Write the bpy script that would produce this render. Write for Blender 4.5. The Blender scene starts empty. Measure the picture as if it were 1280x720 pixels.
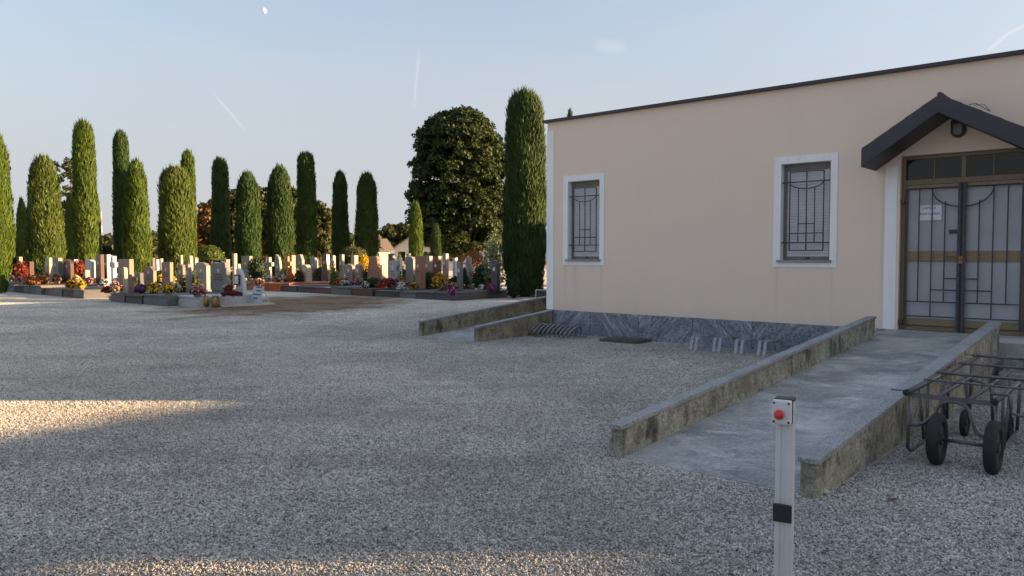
import bpy, bmesh, math, random
import numpy as np
from mathutils import Vector, Matrix, Quaternion
R = math.radians
rng = np.random.default_rng(7)
random.seed(7)
sc = bpy.context.scene
COL = sc.collection

# ------------------------------------------------------------------ camera
cam_d = bpy.data.cameras.new('camera'); cam_d.sensor_width = 36.0; cam_d.lens = 27.0
cam_d.clip_start = 0.05; cam_d.clip_end = 20000
cam = bpy.data.objects.new('camera', cam_d); COL.objects.link(cam)
cam.location = (0, 0, 1.6); cam.rotation_euler = (R(90 - 2.386), 0, 0)
sc.camera = cam

# ------------------------------------------------------------------ light
SUN_EL, SUN_AZ = 9.8, 0.3            # degrees; azimuth counted from +X towards +Y
sun_dir = Vector((math.cos(R(SUN_EL))*math.cos(R(SUN_AZ)), math.cos(R(SUN_EL))*math.sin(R(SUN_AZ)), math.sin(R(SUN_EL))))
sl = bpy.data.lights.new('sun', 'SUN'); sl.energy = 3.8; sl.angle = R(0.53); sl.color = (1.0, 0.66, 0.36)
so = bpy.data.objects.new('sun', sl); COL.objects.link(so)
so.rotation_euler = sun_dir.to_track_quat('Z', 'Y').to_euler()
vs = sc.view_settings; vs.view_transform = 'Standard'; vs.look = 'None'; vs.exposure = 2.48; vs.gamma = 1.0

world = bpy.data.worlds.new('World'); sc.world = world; world.use_nodes = True
wt = world.node_tree; wn = wt.nodes; wl = wt.links
bg = wn['Background']; bg.inputs[1].default_value = 0.06
sky = wn.new('ShaderNodeTexSky'); sky.sky_type = 'NISHITA'; sky.sun_disc = False
sky.sun_elevation = R(SUN_EL); sky.sun_rotation = R(90 - SUN_AZ); sky.dust_density = 1.6; sky.altitude = 150
tc = wn.new('ShaderNodeTexCoord')
def wmath(op, a, b=None, c=None, clamp=False):
    n = wn.new('ShaderNodeMath'); n.operation = op; n.use_clamp = clamp
    for i, v in enumerate((a, b, c)):
        if v is None: continue
        if isinstance(v, (int, float)): n.inputs[i].default_value = v
        else: wl.new(v, n.inputs[i])
    return n.outputs[0]
def wdot(vec):
    n = wn.new('ShaderNodeVectorMath'); n.operation = 'DOT_PRODUCT'; n.inputs[1].default_value = vec
    wl.new(tc.outputs['Generated'], n.inputs[0]); return n.outputs['Value']
def wramp(fac, a, b, inter='SMOOTHSTEP'):
    n = wn.new('ShaderNodeMapRange'); n.interpolation_type = inter
    wl.new(fac, n.inputs[0]); n.inputs[1].default_value = a; n.inputs[2].default_value = b
    return n.outputs[0]
def wmix(fac, a, col):
    n = wn.new('ShaderNodeMix'); n.data_type = 'RGBA'
    if isinstance(fac, float): n.inputs[0].default_value = fac
    else: wl.new(fac, n.inputs[0])
    wl.new(a, n.inputs[6])
    if isinstance(col, tuple): n.inputs[7].default_value = col
    else: wl.new(col, n.inputs[7])
    return n.outputs[2]
# high thin veil of cloud: pale everywhere, a little denser in long streaks
mp = wn.new('ShaderNodeMapping'); wl.new(tc.outputs['Generated'], mp.inputs[0])
mp.inputs['Rotation'].default_value = (0.0, R(14), R(20)); mp.inputs['Scale'].default_value = (1.2, 1.0, 5.5)
nz = wn.new('ShaderNodeTexNoise'); nz.inputs['Scale'].default_value = 2.1; nz.inputs['Detail'].default_value = 7; nz.inputs['Roughness'].default_value = .55
wl.new(mp.outputs[0], nz.inputs['Vector'])
streak = wramp(nz.outputs['Fac'], .40, .72)
SKY_VEIL = (8.6, 9.0, 9.8, 1)
sep = wn.new('ShaderNodeSeparateXYZ'); wl.new(tc.outputs['Generated'], sep.inputs[0])
def wlight(fac, a_, col):
    n = wn.new('ShaderNodeMix'); n.data_type = 'RGBA'; n.blend_type = 'LIGHTEN'
    if isinstance(fac, float): n.inputs[0].default_value = fac
    else: wl.new(fac, n.inputs[0])
    wl.new(a_, n.inputs[6]); n.inputs[7].default_value = col; return n.outputs[2]
skycol = wlight(.75, sky.outputs[0], (1.36, 1.66, 2.06, 1))
skycol = wmix(wmath('MULTIPLY', wramp(sep.outputs[2], .50, .06), .90), skycol, (1.76, 1.79, 1.90, 1))
skycol = wmix(wmath('MULTIPLY', streak, .42), skycol, (2.04, 2.00, 2.08, 1))
def contrail(skyc, a, b, width, strength):
    a = Vector(a).normalized(); b = Vector(b).normalized()
    n = a.cross(b).normalized(); t = (b - a).normalized()
    d = wmath('ABSOLUTE', wdot(n))
    across = wramp(d, width, 0.0)
    s = wdot(t); sa = t.dot(a); sb = t.dot(b); w = (sb - sa)*.3
    along = wmath('MULTIPLY', wramp(s, sa - w*.3, sa + w), wramp(s, sb + w*.3, sb - w))
    front = wmath('GREATER_THAN', wdot((a + b).normalized()), .5)
    f = wmath('MULTIPLY', wmath('MULTIPLY', across, along), wmath('MULTIPLY', front, strength))
    return wmix(f, skyc, (2.9, 2.85, 2.8, 1))
skycol = contrail(skycol, (-0.3532, 0.9155, 0.1925), (-0.3217, 0.9346, 0.1516), 0.0026, 0.3)
skycol = contrail(skycol, (-0.1146, 0.9597, 0.2566), (-0.1239, 0.9756, 0.1812), 0.0036, 0.22)
skycol = contrail(skycol, (0.5079, 0.8334, 0.2177), (0.5237, 0.8187, 0.2355), 0.003, 0.45)
skycol = contrail(skycol, (0.5204, 0.8215, 0.233), (0.5416, 0.8046, 0.2437), 0.003, 0.45)
skycol = contrail(skycol, (0.1008, 0.9602, 0.2606), (0.1417, 0.9563, 0.2557), 0.012, 0.22)

tn = wn.new('ShaderNodeMix'); tn.data_type = 'RGBA'; tn.blend_type = 'MULTIPLY'; tn.inputs[0].default_value = 1; wl.new(skycol, tn.inputs[6]); tn.inputs[7].default_value = (.965, .965, 1.0, 1)
wl.new(tn.outputs[2], bg.inputs[0])

# ------------------------------------------------------------------ frame of the plan: u along the house front, w into it
O = Vector((0.74014, 16.0958, 0.0)); YAW = R(-41.0337)
UV = Vector((math.cos(YAW), math.sin(YAW), 0)); WV = Vector((-math.sin(YAW), math.cos(YAW), 0))
def P(u, v, z=0.0):                     # v is counted outward from the house front, towards the yard
    return O + UV*u - WV*v + Vector((0, 0, z))

# ------------------------------------------------------------------ materials
class NT:
    def __init__(s, name):
        s.m = bpy.data.materials.new(name); s.m.use_nodes = True
        s.t = s.m.node_tree; s.n = s.t.nodes; s.l = s.t.links; s.b = s.n['Principled BSDF']
        s.co = s.n.new('ShaderNodeTexCoord'); s.src = s.co.outputs['Object']
    def world(s):
        g = s.n.new('ShaderNodeNewGeometry'); s.src = g.outputs['Position']; return s
    def map(s, scale=(1, 1, 1), rot=(0, 0, 0), src=None):
        m = s.n.new('ShaderNodeMapping'); m.inputs['Scale'].default_value = scale; m.inputs['Rotation'].default_value = rot
        s.l.new(src or s.src, m.inputs[0]); return m.outputs[0]
    def noise(s, scale, detail=4, rough=.55, vec=None, dist=0.0):
        n = s.n.new('ShaderNodeTexNoise'); n.inputs['Scale'].default_value = scale; n.inputs['Detail'].default_value = detail
        n.inputs['Roughness'].default_value = rough; n.inputs['Distortion'].default_value = dist
        s.l.new(vec or s.src, n.inputs['Vector']); return n.outputs['Fac']
    def voro(s, scale, out='Distance', vec=None, feature='F1'):
        n = s.n.new('ShaderNodeTexVoronoi'); n.inputs['Scale'].default_value = scale; n.feature = feature
        s.l.new(vec or s.src, n.inputs['Vector']); return n.outputs[out]
    def ramp(s, f, stops):
        r = s.n.new('ShaderNodeValToRGB'); e = r.color_ramp.elements
        while len(e) < len(stops): e.new(.5)
        for i, (p, c) in enumerate(stops):
            e[i].position = p; e[i].color = (c, c, c, 1) if isinstance(c, (int, float)) else (*c, 1)
        s.l.new(f, r.inputs[0]); return r.outputs[0]
    def mix(s, f, a, b, mode='MIX'):
        m = s.n.new('ShaderNodeMix'); m.data_type = 'RGBA'; m.blend_type = mode
        for i, v in ((0, f), (6, a), (7, b)):
            if isinstance(v, (int, float)): m.inputs[i].default_value = v
            elif isinstance(v, tuple): m.inputs[i].default_value = (*v, 1) if len(v) == 3 else v
            else: s.l.new(v, m.inputs[i])
        return m.outputs[2]
    def math(s, op, a, b=None, clamp=False):
        n = s.n.new('ShaderNodeMath'); n.operation = op; n.use_clamp = clamp
        for i, v in enumerate((a, b)):
            if v is None: continue
            if isinstance(v, (int, float)): n.inputs[i].default_value = v
            else: s.l.new(v, n.inputs[i])
        return n.outputs[0]
    def xyz(s, src=None):
        n = s.n.new('ShaderNodeSeparateXYZ'); s.l.new(src or s.src, n.inputs[0]); return n.outputs
    def col(s, c):
        if isinstance(c, tuple): s.b.inputs['Base Color'].default_value = (*c, 1)
        else: s.l.new(c, s.b.inputs['Base Color'])
        return s
    def rough(s, r):
        if isinstance(r, (int, float)): s.b.inputs['Roughness'].default_value = r
        else: s.l.new(r, s.b.inputs['Roughness'])
        return s
    def bump(s, h, strength=.3, dist=.01):
        b = s.n.new('ShaderNodeBump'); b.inputs['Strength'].default_value = strength; b.inputs['Distance'].default_value = dist
        s.l.new(h, b.inputs['Height']); s.l.new(b.outputs[0], s.b.inputs['Normal']); return s
    def spec(s, v): s.b.inputs['Specular IOR Level'].default_value = v; return s
    def metal(s, v): s.b.inputs['Metallic'].default_value = v; return s

def speckled(name, c1, c2, scale=60, rough=.6, bump=.2, blotch=.25, dist=.004):
    k = NT(name)
    f = k.ramp(k.noise(scale, 3, .7), [(.35, c1), (.65, c2)])
    g = k.noise(1.7, 5)
    f = k.mix(k.math('MULTIPLY', k.ramp(g, [(.35, 0.), (.7, 1.)]), blotch), f, tuple(x*.45 for x in c1))
    k.col(f).rough(rough).bump(k.noise(scale*1.5, 3), bump, dist); return k.m
def plain(name, c, rough=.5, metal=0., var=.12, scale=9, bump=.05):
    k = NT(name)
    f = k.ramp(k.noise(scale, 5), [(.3, tuple(x*(1-var) for x in c)), (.7, tuple(min(1, x*(1+var)) for x in c))])
    k.col(f).rough(rough).metal(metal).bump(k.noise(scale*8, 3), bump, .002); return k.m

M = {}
# house plaster: warm beige render, soft mottling, runs of dirt
k = NT('beige_plaster')
base = k.mix(k.ramp(k.noise(.9, 6, .6), [(.3, 0.), (.75, 1.)]), (.81, .66, .54), (.78, .63, .515))
runs = k.ramp(k.noise(3.0, 4, .5, k.map((3.5, 1, .22))), [(.52, 0.), (.78, 1.)])
base = k.mix(k.math('MULTIPLY', runs, .03), base, (.36, .29, .25))
zz = k.xyz()[2]
topd = k.math('MULTIPLY', k.ramp(zz, [(0, 0.), (1, 1.)]), 1.0)
px_ = k.xyz(); run_n = k.noise(5, 5, .6, k.map((2, 2, .5)))
for uc, wd_ in ((.47, .022), (1.36, .018), (4.90, .022), (5.80, .014), (.72, .03), (6.55, .02)):
    dx = k.math('ABSOLUTE', k.math('SUBTRACT', k.math('ADD', px_[0], k.math('MULTIPLY', k.math('SUBTRACT', run_n, .5), .05)), uc))
    msk = k.math('MULTIPLY', k.ramp(k.math('DIVIDE', dx, wd_*2), [(0, 1.), (1, 0.)]), k.math('MULTIPLY', k.math('LESS_THAN', px_[2], 1.50 if uc < 6 else 2.9), k.ramp(k.math('DIVIDE', px_[2], 1.5), [(.25, 0.), (1, 1.)])))
    base = k.mix(k.math('MULTIPLY', msk, .22), base, (.33, .28, .24))
spl = k.math('MULTIPLY', k.ramp(k.math('ADD', px_[2], k.math('MULTIPLY', k.noise(3, 6, .7), .5)), [(.66, 1.), (.95, 0.)]), .25)
base = k.mix(spl, base, (.42, .36, .30))
k.col(base).rough(.9).spec(.2).bump(k.noise(140, 4, .6), .25, .004); M['plaster'] = k.m
k = NT('white_plaster')
base = k.mix(k.ramp(k.noise(2.2, 6, .6), [(.3, 0.), (.75, 1.)]), (.87, .87, .85), (.80, .805, .79))
base = k.mix(k.math('MULTIPLY', k.ramp(k.noise(5, 4, .6, k.map((3, 3, .25))), [(.5, 0.), (.8, 1.)]), .3), base, (.42, .42, .36))
k.col(base).rough(.88).spec(.2).bump(k.noise(150, 3), .2, .003); M['white'] = k.m
# blue grey serpentine socle
k = NT('blue_grey_marble')
oi_ = k.n.new('ShaderNodeObjectInfo')
vm = k.n.new('ShaderNodeVectorMath'); vm.operation = 'SCALE'; vm.inputs[0].default_value = (17.3, 5.1, 9.7); k.l.new(oi_.outputs['Random'], vm.inputs['Scale'])
va = k.n.new('ShaderNodeVectorMath'); va.operation = 'ADD'; k.l.new(k.src, va.inputs[0]); k.l.new(vm.outputs[0], va.inputs[1])
rv_ = k.map((1,1,1), (0, R(48), 0), va.outputs[0])
vec = k.map((1.2, 1, 6.5), (0,0,0), rv_)
v1 = k.noise(1.5, 9, .74, vec, .7)
v2 = k.noise(17, 7, .85, k.map((1, 1, 3.2), (0,0,0), rv_), .3)
f = k.ramp(v1, [(.36, (.040, .050, .078)), (.48, (.10, .115, .155)), (.56, (.19, .21, .25)), (.66, (.46, .475, .50))])
f = k.mix(k.ramp(v2, [(.46, 0.), (.66, .8)]), f, (.46, .48, .52))
f = k.mix(k.ramp(v2, [(.34, .8), (.46, 0.)]), f, (.02, .025, .04))
k.col(f).rough(.42).bump(v2, .12, .003); M['marble'] = k.m
# old washed concrete of the ramp walls
def old_concrete(name, tint):
    k = NT(name)
    n1 = k.noise(60, 5, .8); n2 = k.noise(2.4, 8, .72); n3 = k.noise(2.6, 5, .6, k.map((1.4, 1.4, .6))); n4 = k.noise(9, 7, .75)
    vo = k.voro(48)
    f = k.ramp(n1, [(.34, tuple(x*.30 for x in tint)), (.48, tint), (.64, tuple(min(1, x*1.7) for x in tint))])
    f = k.mix(k.ramp(vo, [(.10, .55), (.32, 0.)]), f, (.56, .53, .45))
    f = k.mix(k.ramp(n2, [(.44, 0.), (.60, .70)]), f, (tint[0]*.40, tint[1]*.40, tint[2]*.38))
    f = k.mix(k.ramp(n4, [(.52, 0.), (.64, .7)]), f, (.075, .072, .060))
    f = k.mix(k.math('MULTIPLY', k.ramp(n3, [(.54, 0.), (.66, 1.)]), .75), f, (.050, .048, .042))
    k.col(f).rough(.95).spec(.1).bump(k.math('ADD', n1, k.math('MULTIPLY', n4, 1.2)), 1.0, .016); return k.m
M['old_concrete'] = old_concrete('old_washed_concrete', (.47, .44, .355))
M['old_concrete_far'] = old_concrete('old_brown_concrete', (.36, .31, .225))
k = NT('grey_granite_coping')
f = k.ramp(k.noise(70, 3, .8), [(.36, (.12, .125, .135)), (.5, (.28, .285, .295)), (.66, (.46, .46, .46))])
f = k.mix(k.ramp(k.noise(2.6, 6), [(.45, 0.), (.75, .55)]), f, (.15, .15, .145))
k.col(f).rough(.7).bump(k.noise(90, 3), .25, .004); M['coping'] = k.m
# slate of the ramp floor
k = NT('grey_slate_paving')
rv_ = k.map((1,1,1), (0, 0, R(-22)))
n1 = k.noise(1.6, 10, .76, k.map((1, 1.35, 1), (0,0,0), rv_), .5); n2 = k.noise(34, 6, .85); n3 = k.noise(.8, 5, .6)
f = k.ramp(n1, [(.36, (.15, .16, .17)), (.47, (.26, .268, .272)), (.55, (.40, .402, .395)), (.66, (.64, .63, .61))])
f = k.mix(k.ramp(n2, [(.50, 0.), (.64, .7)]), f, (.11, .115, .12))
f = k.mix(k.ramp(n2, [(.34, .6), (.46, 0.)]), f, (.66, .655, .63))
f = k.mix(k.ramp(n3, [(.45, 0.), (.62, .5)]), f, (.50, .485, .45))
k.col(f).rough(.6).bump(k.math('ADD', n1, k.math('MULTIPLY', n2, .6)), .5, .008); M['slate'] = k.m
k = NT('purple_brown_painted_sheet')
f = k.ramp(k.noise(3, 5), [(.3, (.026, .022, .030)), (.7, (.040, .034, .045))])
k.col(f).rough(.5).bump(k.noise(30, 2), .05, .002); M['fascia'] = k.m
k = NT('varnished_wood')
g = k.noise(6, 6, .6, k.map((14, 14, .6)), .4)
f = k.ramp(g, [(.3, (.11, .078, .048)), (.55, (.175, .125, .078)), (.8, (.23, .165, .105))])
k.col(f).rough(.45).bump(g, .15, .003); M['wood'] = k.m
k = NT('varnished_wood_rail')
g = k.noise(6, 6, .6, k.map((.8, 14, 14)), .4)
f = k.ramp(g, [(.3, (.15, .11, .055)), (.55, (.235, .175, .095)), (.8, (.30, .23, .13))])
k.col(f).rough(.45).bump(g, .15, .003); M['wood_rail'] = k.m
k = NT('frosted_door_panel')
f = k.mix(k.ramp(k.noise(1.6, 4), [(.3, 0.), (.7, 1.)]), (.30, .308, .33), (.37, .378, .40))
k.col(f).rough(.35).bump(k.noise(60, 2), .04, .002); M['panel'] = k.m
k = NT('painted_wrought_iron')
f = k.ramp(k.noise(18, 4), [(.3, (.045, .045, .055)), (.7, (.085, .085, .10))])
k.col(f).rough(.5).metal(.4); M['iron'] = k.m
k = NT('dark_window_glass'); k.col(k.ramp(k.noise(.9, 3), [(.3, (.008, .01, .008)), (.7, (.022, .026, .02))])).rough(.08).spec(.35); M['glass'] = k.m
M['paper'] = plain('white_paper', (.70, .70, .76), .8, var=.04)
M['ink'] = plain('dark_ink', (.03, .03, .06), .8)
M['brass'] = plain('worn_brass', (.22, .14, .07), .45, .6)
M['black'] = plain('black_plastic', (.018, .018, .02), .4)
M['red'] = plain('red_plastic', (.62, .035, .028), .35, var=.06)
M['alu'] = plain('light_grey_aluminium', (.58, .585, .58), .42, .15, var=.06, scale=5)
M['grey_box'] = plain('pale_grey_plastic', (.62, .62, .62), .45, var=.05)
M['shutter'] = plain('grey_white_shutter', (.54, .535, .56), .55, var=.06)
M['sill'] = speckled('grey_stone_sill', (.20, .195, .19), (.36, .35, .34), 80)
M['rubber'] = plain('black_tyre_rubber', (.022, .021, .022), .85, var=.3, bump=.3)
M['hub'] = plain('dusty_wheel_rim', (.075, .072, .075), .6, .3, var=.3)
k = NT('worn_dark_steel_tube')
f = k.ramp(k.noise(14, 6, .7), [(.3, (.08, .077, .083)), (.55, (.13, .125, .13)), (.8, (.20, .165, .14))])
k.col(f).rough(.5).metal(.5).bump(k.noise(60, 3), .1, .002); M['tube'] = k.m
M['dry_leaf'] = plain('dry_leaf', (.16, .06, .04), .8)
M['dark_wood'] = plain('dull_brown_wood', (.165, .145, .135), .6, var=.2)
k = NT('galvanised_steel')
f = k.ramp(k.voro(45, 'Color'), [(.2, (.24, .265, .30)), (.8, (.33, .355, .39))])
k.col(f).rough(.5).metal(.35); M['galv'] = k.m
M['dull_steel'] = plain('dull_dark_steel', (.22, .23, .25), .5, .5, var=.35, scale=14)
M['lid'] = speckled('mossy_stone_cover', (.045, .047, .045), (.11, .11, .10), 45, .9, .5)
M['lamp_glass'] = plain('ribbed_dark_lamp_glass', (.12, .125, .12), .2)
M['roof_tile'] = plain('weathered_roof_tile', (.10, .085, .085), .85, var=.4)
M['roof_top'] = plain('roof_membrane', (.16, .155, .15), .9)

# gravel: many tones, grains
def gravel_mat(name, grain):
    k = NT(name).world()
    if grain:
        oi2 = k.n.new('ShaderNodeObjectInfo'); r = oi2.outputs['Random']
    else:
        r = k.xyz(k.voro(62, 'Color'))[0]
    f = k.ramp(r, [(.0, (.12, .115, .11)), (.2, (.31, .30, .285)), (.5, (.46, .45, .43)), (.74, (.56, .545, .52)), (.9, (.62, .60, .57)), (1., (.68, .66, .63))] if grain else [(.0, (.30, .285, .265)), (.3, (.52, .50, .465)), (.6, (.66, .635, .59)), (1., (.82, .79, .74))])
    big = k.noise(.33, 6, .62)
    f = k.mix(k.math('MULTIPLY', k.ramp(big, [(.40, 0.), (.66, 1.)]), .42), f, (.155, .14, .125), 'MIX')
    tr = k.noise(.5, 5, .6, k.map((.35, 2.2, 1), (0, 0, R(-24))))
    f = k.mix(k.math('MULTIPLY', k.ramp(tr, [(.50, 0.), (.72, 1.)]), .22), f, (.46, .44, .40))
    mid = k.noise(2.3, 5, .65)
    f = k.mix(k.math('MULTIPLY', k.ramp(mid, [(.44, 0.), (.64, 1.)]), .20), f, (.13, .12, .115))
    gr_ = k.noise(24, 3, .8); f = k.mix(.55, f, k.ramp(gr_, [(.36, (.30,.30,.30)), (.5, (1.,.99,.97)), (.66, (1.45,1.42,1.36))]), 'MULTIPLY')
    rut = k.noise(.42, 3, .5, k.map((.22, 3.0, 1), (0, 0, R(-50))))
    f = k.mix(k.math('MULTIPLY', k.ramp(rut, [(.55, 0.), (.68, 1.)]), .20), f, (.20, .185, .165))
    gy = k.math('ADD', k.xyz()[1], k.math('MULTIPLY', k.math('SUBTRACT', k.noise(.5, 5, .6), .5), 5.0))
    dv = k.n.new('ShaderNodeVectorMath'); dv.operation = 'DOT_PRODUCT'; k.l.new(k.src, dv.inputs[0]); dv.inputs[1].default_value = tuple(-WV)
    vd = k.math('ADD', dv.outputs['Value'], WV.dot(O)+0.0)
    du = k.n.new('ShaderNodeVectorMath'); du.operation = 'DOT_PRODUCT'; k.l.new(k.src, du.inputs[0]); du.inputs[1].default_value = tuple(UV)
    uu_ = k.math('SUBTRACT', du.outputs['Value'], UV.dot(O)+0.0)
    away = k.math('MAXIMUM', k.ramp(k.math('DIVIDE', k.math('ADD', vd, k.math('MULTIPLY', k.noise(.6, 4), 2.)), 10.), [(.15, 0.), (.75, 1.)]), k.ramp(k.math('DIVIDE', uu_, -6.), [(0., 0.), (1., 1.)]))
    f = k.mix(k.math('MULTIPLY', away, k.ramp(k.math('DIVIDE', gy, 20.), [(.22, 0.), (.58, 1.)])), f, k.mix(1.0, f, (1.38, 1.33, 1.25), 'MULTIPLY'))  # brighter look of gravel further off is painted in by position
    # bare brown earth where the old plot was cleared
    g = k.n.new('ShaderNodeMapping'); g.vector_type = 'TEXTURE'
    g.inputs['Location'].default_value = (-7.2, 26.0, 0); g.inputs['Rotation'].default_value = (0, 0, R(-8)); g.inputs['Scale'].default_value = (3.9, 6.6, 1)
    k.l.new(k.src, g.inputs[0])
    ln = k.n.new('ShaderNodeVectorMath'); ln.operation = 'LENGTH'; k.l.new(g.outputs[0], ln.inputs[0])
    d = k.math('ADD', ln.outputs['Value'], k.math('MULTIPLY', k.math('SUBTRACT', k.noise(.9, 6, .7), .5), 1.3))
    soil = k.ramp(d, [(.62, 1.), (1.05, 0.)])
    soilc = k.mix(k.ramp(k.noise(.55, 5, .6), [(.42, 0.), (.62, 1.)]), k.ramp(k.noise(5, 8, .78), [(.36, (.08, .044, .022)), (.5, (.20, .115, .055)), (.66, (.33, .21, .115))]), k.ramp(k.noise(6, 8, .75), [(.36, (.17, .12, .078)), (.62, (.38, .29, .195))]))
    f = k.mix(k.math('MULTIPLY', soil, .93), f, soilc)
    k.col(f).rough(.92).spec(.2)
    if not grain:
        h = k.math('ADD', k.math('MULTIPLY', k.voro(62), 1.0), k.math('MULTIPLY', k.noise(1.1, 6, .6), 1.5))
        k.bump(h, 1.0, .028)
    return k.m
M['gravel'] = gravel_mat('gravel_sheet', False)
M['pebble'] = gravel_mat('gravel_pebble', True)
k = NT('dry_field').world()
f = k.ramp(k.noise(.06, 6, .7), [(.3, (.16, .15, .07)), (.55, (.27, .23, .13)), (.75, (.13, .14, .05))])
k.col(f).rough(.95).bump(k.noise(2, 5), .5, .2); M['field'] = k.m

# gravestones
M['brown'] = speckled('brown_granite', (.135,.10,.08), (.25,.195,.155), 70, .55)
M['grey'] = speckled('grey_granite', (.14,.138,.13), (.28,.275,.26), 75, .55)
M['greygreen'] = speckled('grey_green_stone', (.13,.14,.122), (.235,.245,.215), 60, .6)
M['darkgrey'] = speckled('dark_grey_granite', (.035, .036, .042), (.085, .085, .092), 80, .35)
M['darkred'] = speckled('dark_red_granite', (.055, .028, .024), (.12, .065, .055), 80, .3)
M['redgranite'] = speckled('red_granite', (.30, .085, .04), (.46, .15, .075), 80, .3)
M['pink'] = speckled('pinkish_granite', (.20,.15,.125), (.35,.275,.23), 70, .5)
M['beige'] = speckled('beige_limestone', (.34,.275,.205), (.50,.42,.32), 40, .75)
M['marble_white'] = speckled('white_marble', (.34, .345, .36), (.47, .475, .49), 12, .4, .05, .06)
M['kerb_brown'] = speckled('dark_brown_kerb_stone', (.06,.05,.045), (.15,.125,.11), 40, .8, .9, .4, .02)
M['kerb_grey'] = speckled('grey_kerb_stone', (.10,.10,.098), (.22,.215,.205), 40, .8, .9, .4, .02)
M['rough'] = speckled('rough_hewn_grey_stone', (.17, .165, .155), (.37, .355, .33), 26, .95, 1.0, .35, .05)
M['redbrick'] = speckled('russet_stone_facing', (.27, .12, .075), (.42, .22, .15), 18, .85, .8, .3, .04)
M['wavygrey'] = speckled('veined_grey_marble', (.20, .23, .22), (.40, .43, .41), 9, .4, .1)
M['photo'] = plain('porcelain_photograph', (.55, .54, .53), .2, var=.5, scale=25)
M['inscr'] = plain('bronze_lettering', (.035, .028, .022), .5)
M['gold'] = plain('bronze_vase', (.34, .22, .09), .4, .6)
M['terracotta'] = plain('terracotta', (.36, .13, .065), .8)
M['grey_pot'] = plain('grey_pot', (.16, .165, .17), .7)
M['white_pot'] = plain('white_pot', (.62, .62, .62), .5)

def foliage(name, dark, light, scale=2.0, trans=.30, rough=.6):
    k = NT(name)
    g = k.n.new('ShaderNodeNewGeometry')
    a = k.noise(scale, 5, .65)
    f = k.mix(k.ramp(a, [(.33, 0.), (.68, 1.)]), dark, light)
    f = k.mix(k.math('MULTIPLY', g.outputs['Random Per Island'], .55), f, tuple(x*.55 for x in dark))
    k.col(f).rough(rough).spec(.25)
    tr = k.n.new('ShaderNodeBsdfTranslucent'); k.l.new(f, tr.inputs[0])
    ms = k.n.new('ShaderNodeMixShader'); ms.inputs[0].default_value = trans
    out = k.n['Material Output']
    k.l.new(k.b.outputs[0], ms.inputs[1]); k.l.new(tr.outputs[0], ms.inputs[2]); k.l.new(ms.outputs[0], out.inputs[0])
    return k.m
M['cyp'] = foliage('cypress_foliage', (.046, .088, .010), (.115, .168, .020), 1.6)
M['cyp_dark'] = foliage('dark_cypress_foliage', (.026, .058, .014), (.058, .105, .020), 1.6)
M['cyp_olive'] = foliage('olive_cypress_foliage', (.050, .086, .014), (.125, .165, .028), 1.6)
M['leaf'] = foliage('maple_leaves', (.022, .042, .012), (.060, .082, .020), .5)
M['leaf_orange'] = foliage('autumn_leaves', (.15, .095, .032), (.28, .16, .06), .6)
M['leaf_olive'] = foliage('olive_tree_leaves', (.050, .065, .022), (.110, .115, .040), .5)
M['leaf_far'] = foliage('distant_leaves', (.040, .058, .030), (.085, .10, .050), .3)
M['leaf_pale'] = foliage('pale_shrub_leaves', (.10, .13, .05), (.30, .34, .20), 2.5)
M['leaf_bright'] = foliage('fresh_green_leaves', (.07, .12, .02), (.17, .22, .045), 3)
M['leaf_shrub'] = foliage('dark_shrub_leaves', (.022, .042, .018), (.050, .078, .028), 3)
M['leaf_red'] = foliage('red_shrub_leaves', (.16, .03, .015), (.32, .07, .03), 3)
M['leaf_rust'] = foliage('rust_shrub_leaves', (.20, .075, .025), (.36, .14, .05), 3)
M['bark'] = plain('bark', (.10, .075, .055), .95, var=.4, scale=5, bump=.6)
PET = dict(yellow=(.80, .50, .02), gold=(.72, .36, .02), red=(.42, .05, .045), pink=(.62, .26, .28), white=(.78, .77, .70), purple=(.22, .05, .22),
           magenta=(.48, .08, .36), orange=(.72, .22, .06), peach=(.70, .38, .26), darkred=(.16, .02, .03), blue=(.11, .07, .35), cream=(.74, .66, .38))
for q, c in PET.items(): M['pet_'+q] = foliage(q+'_petals', tuple(x*.8 for x in c), c, 8, .2)

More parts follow.
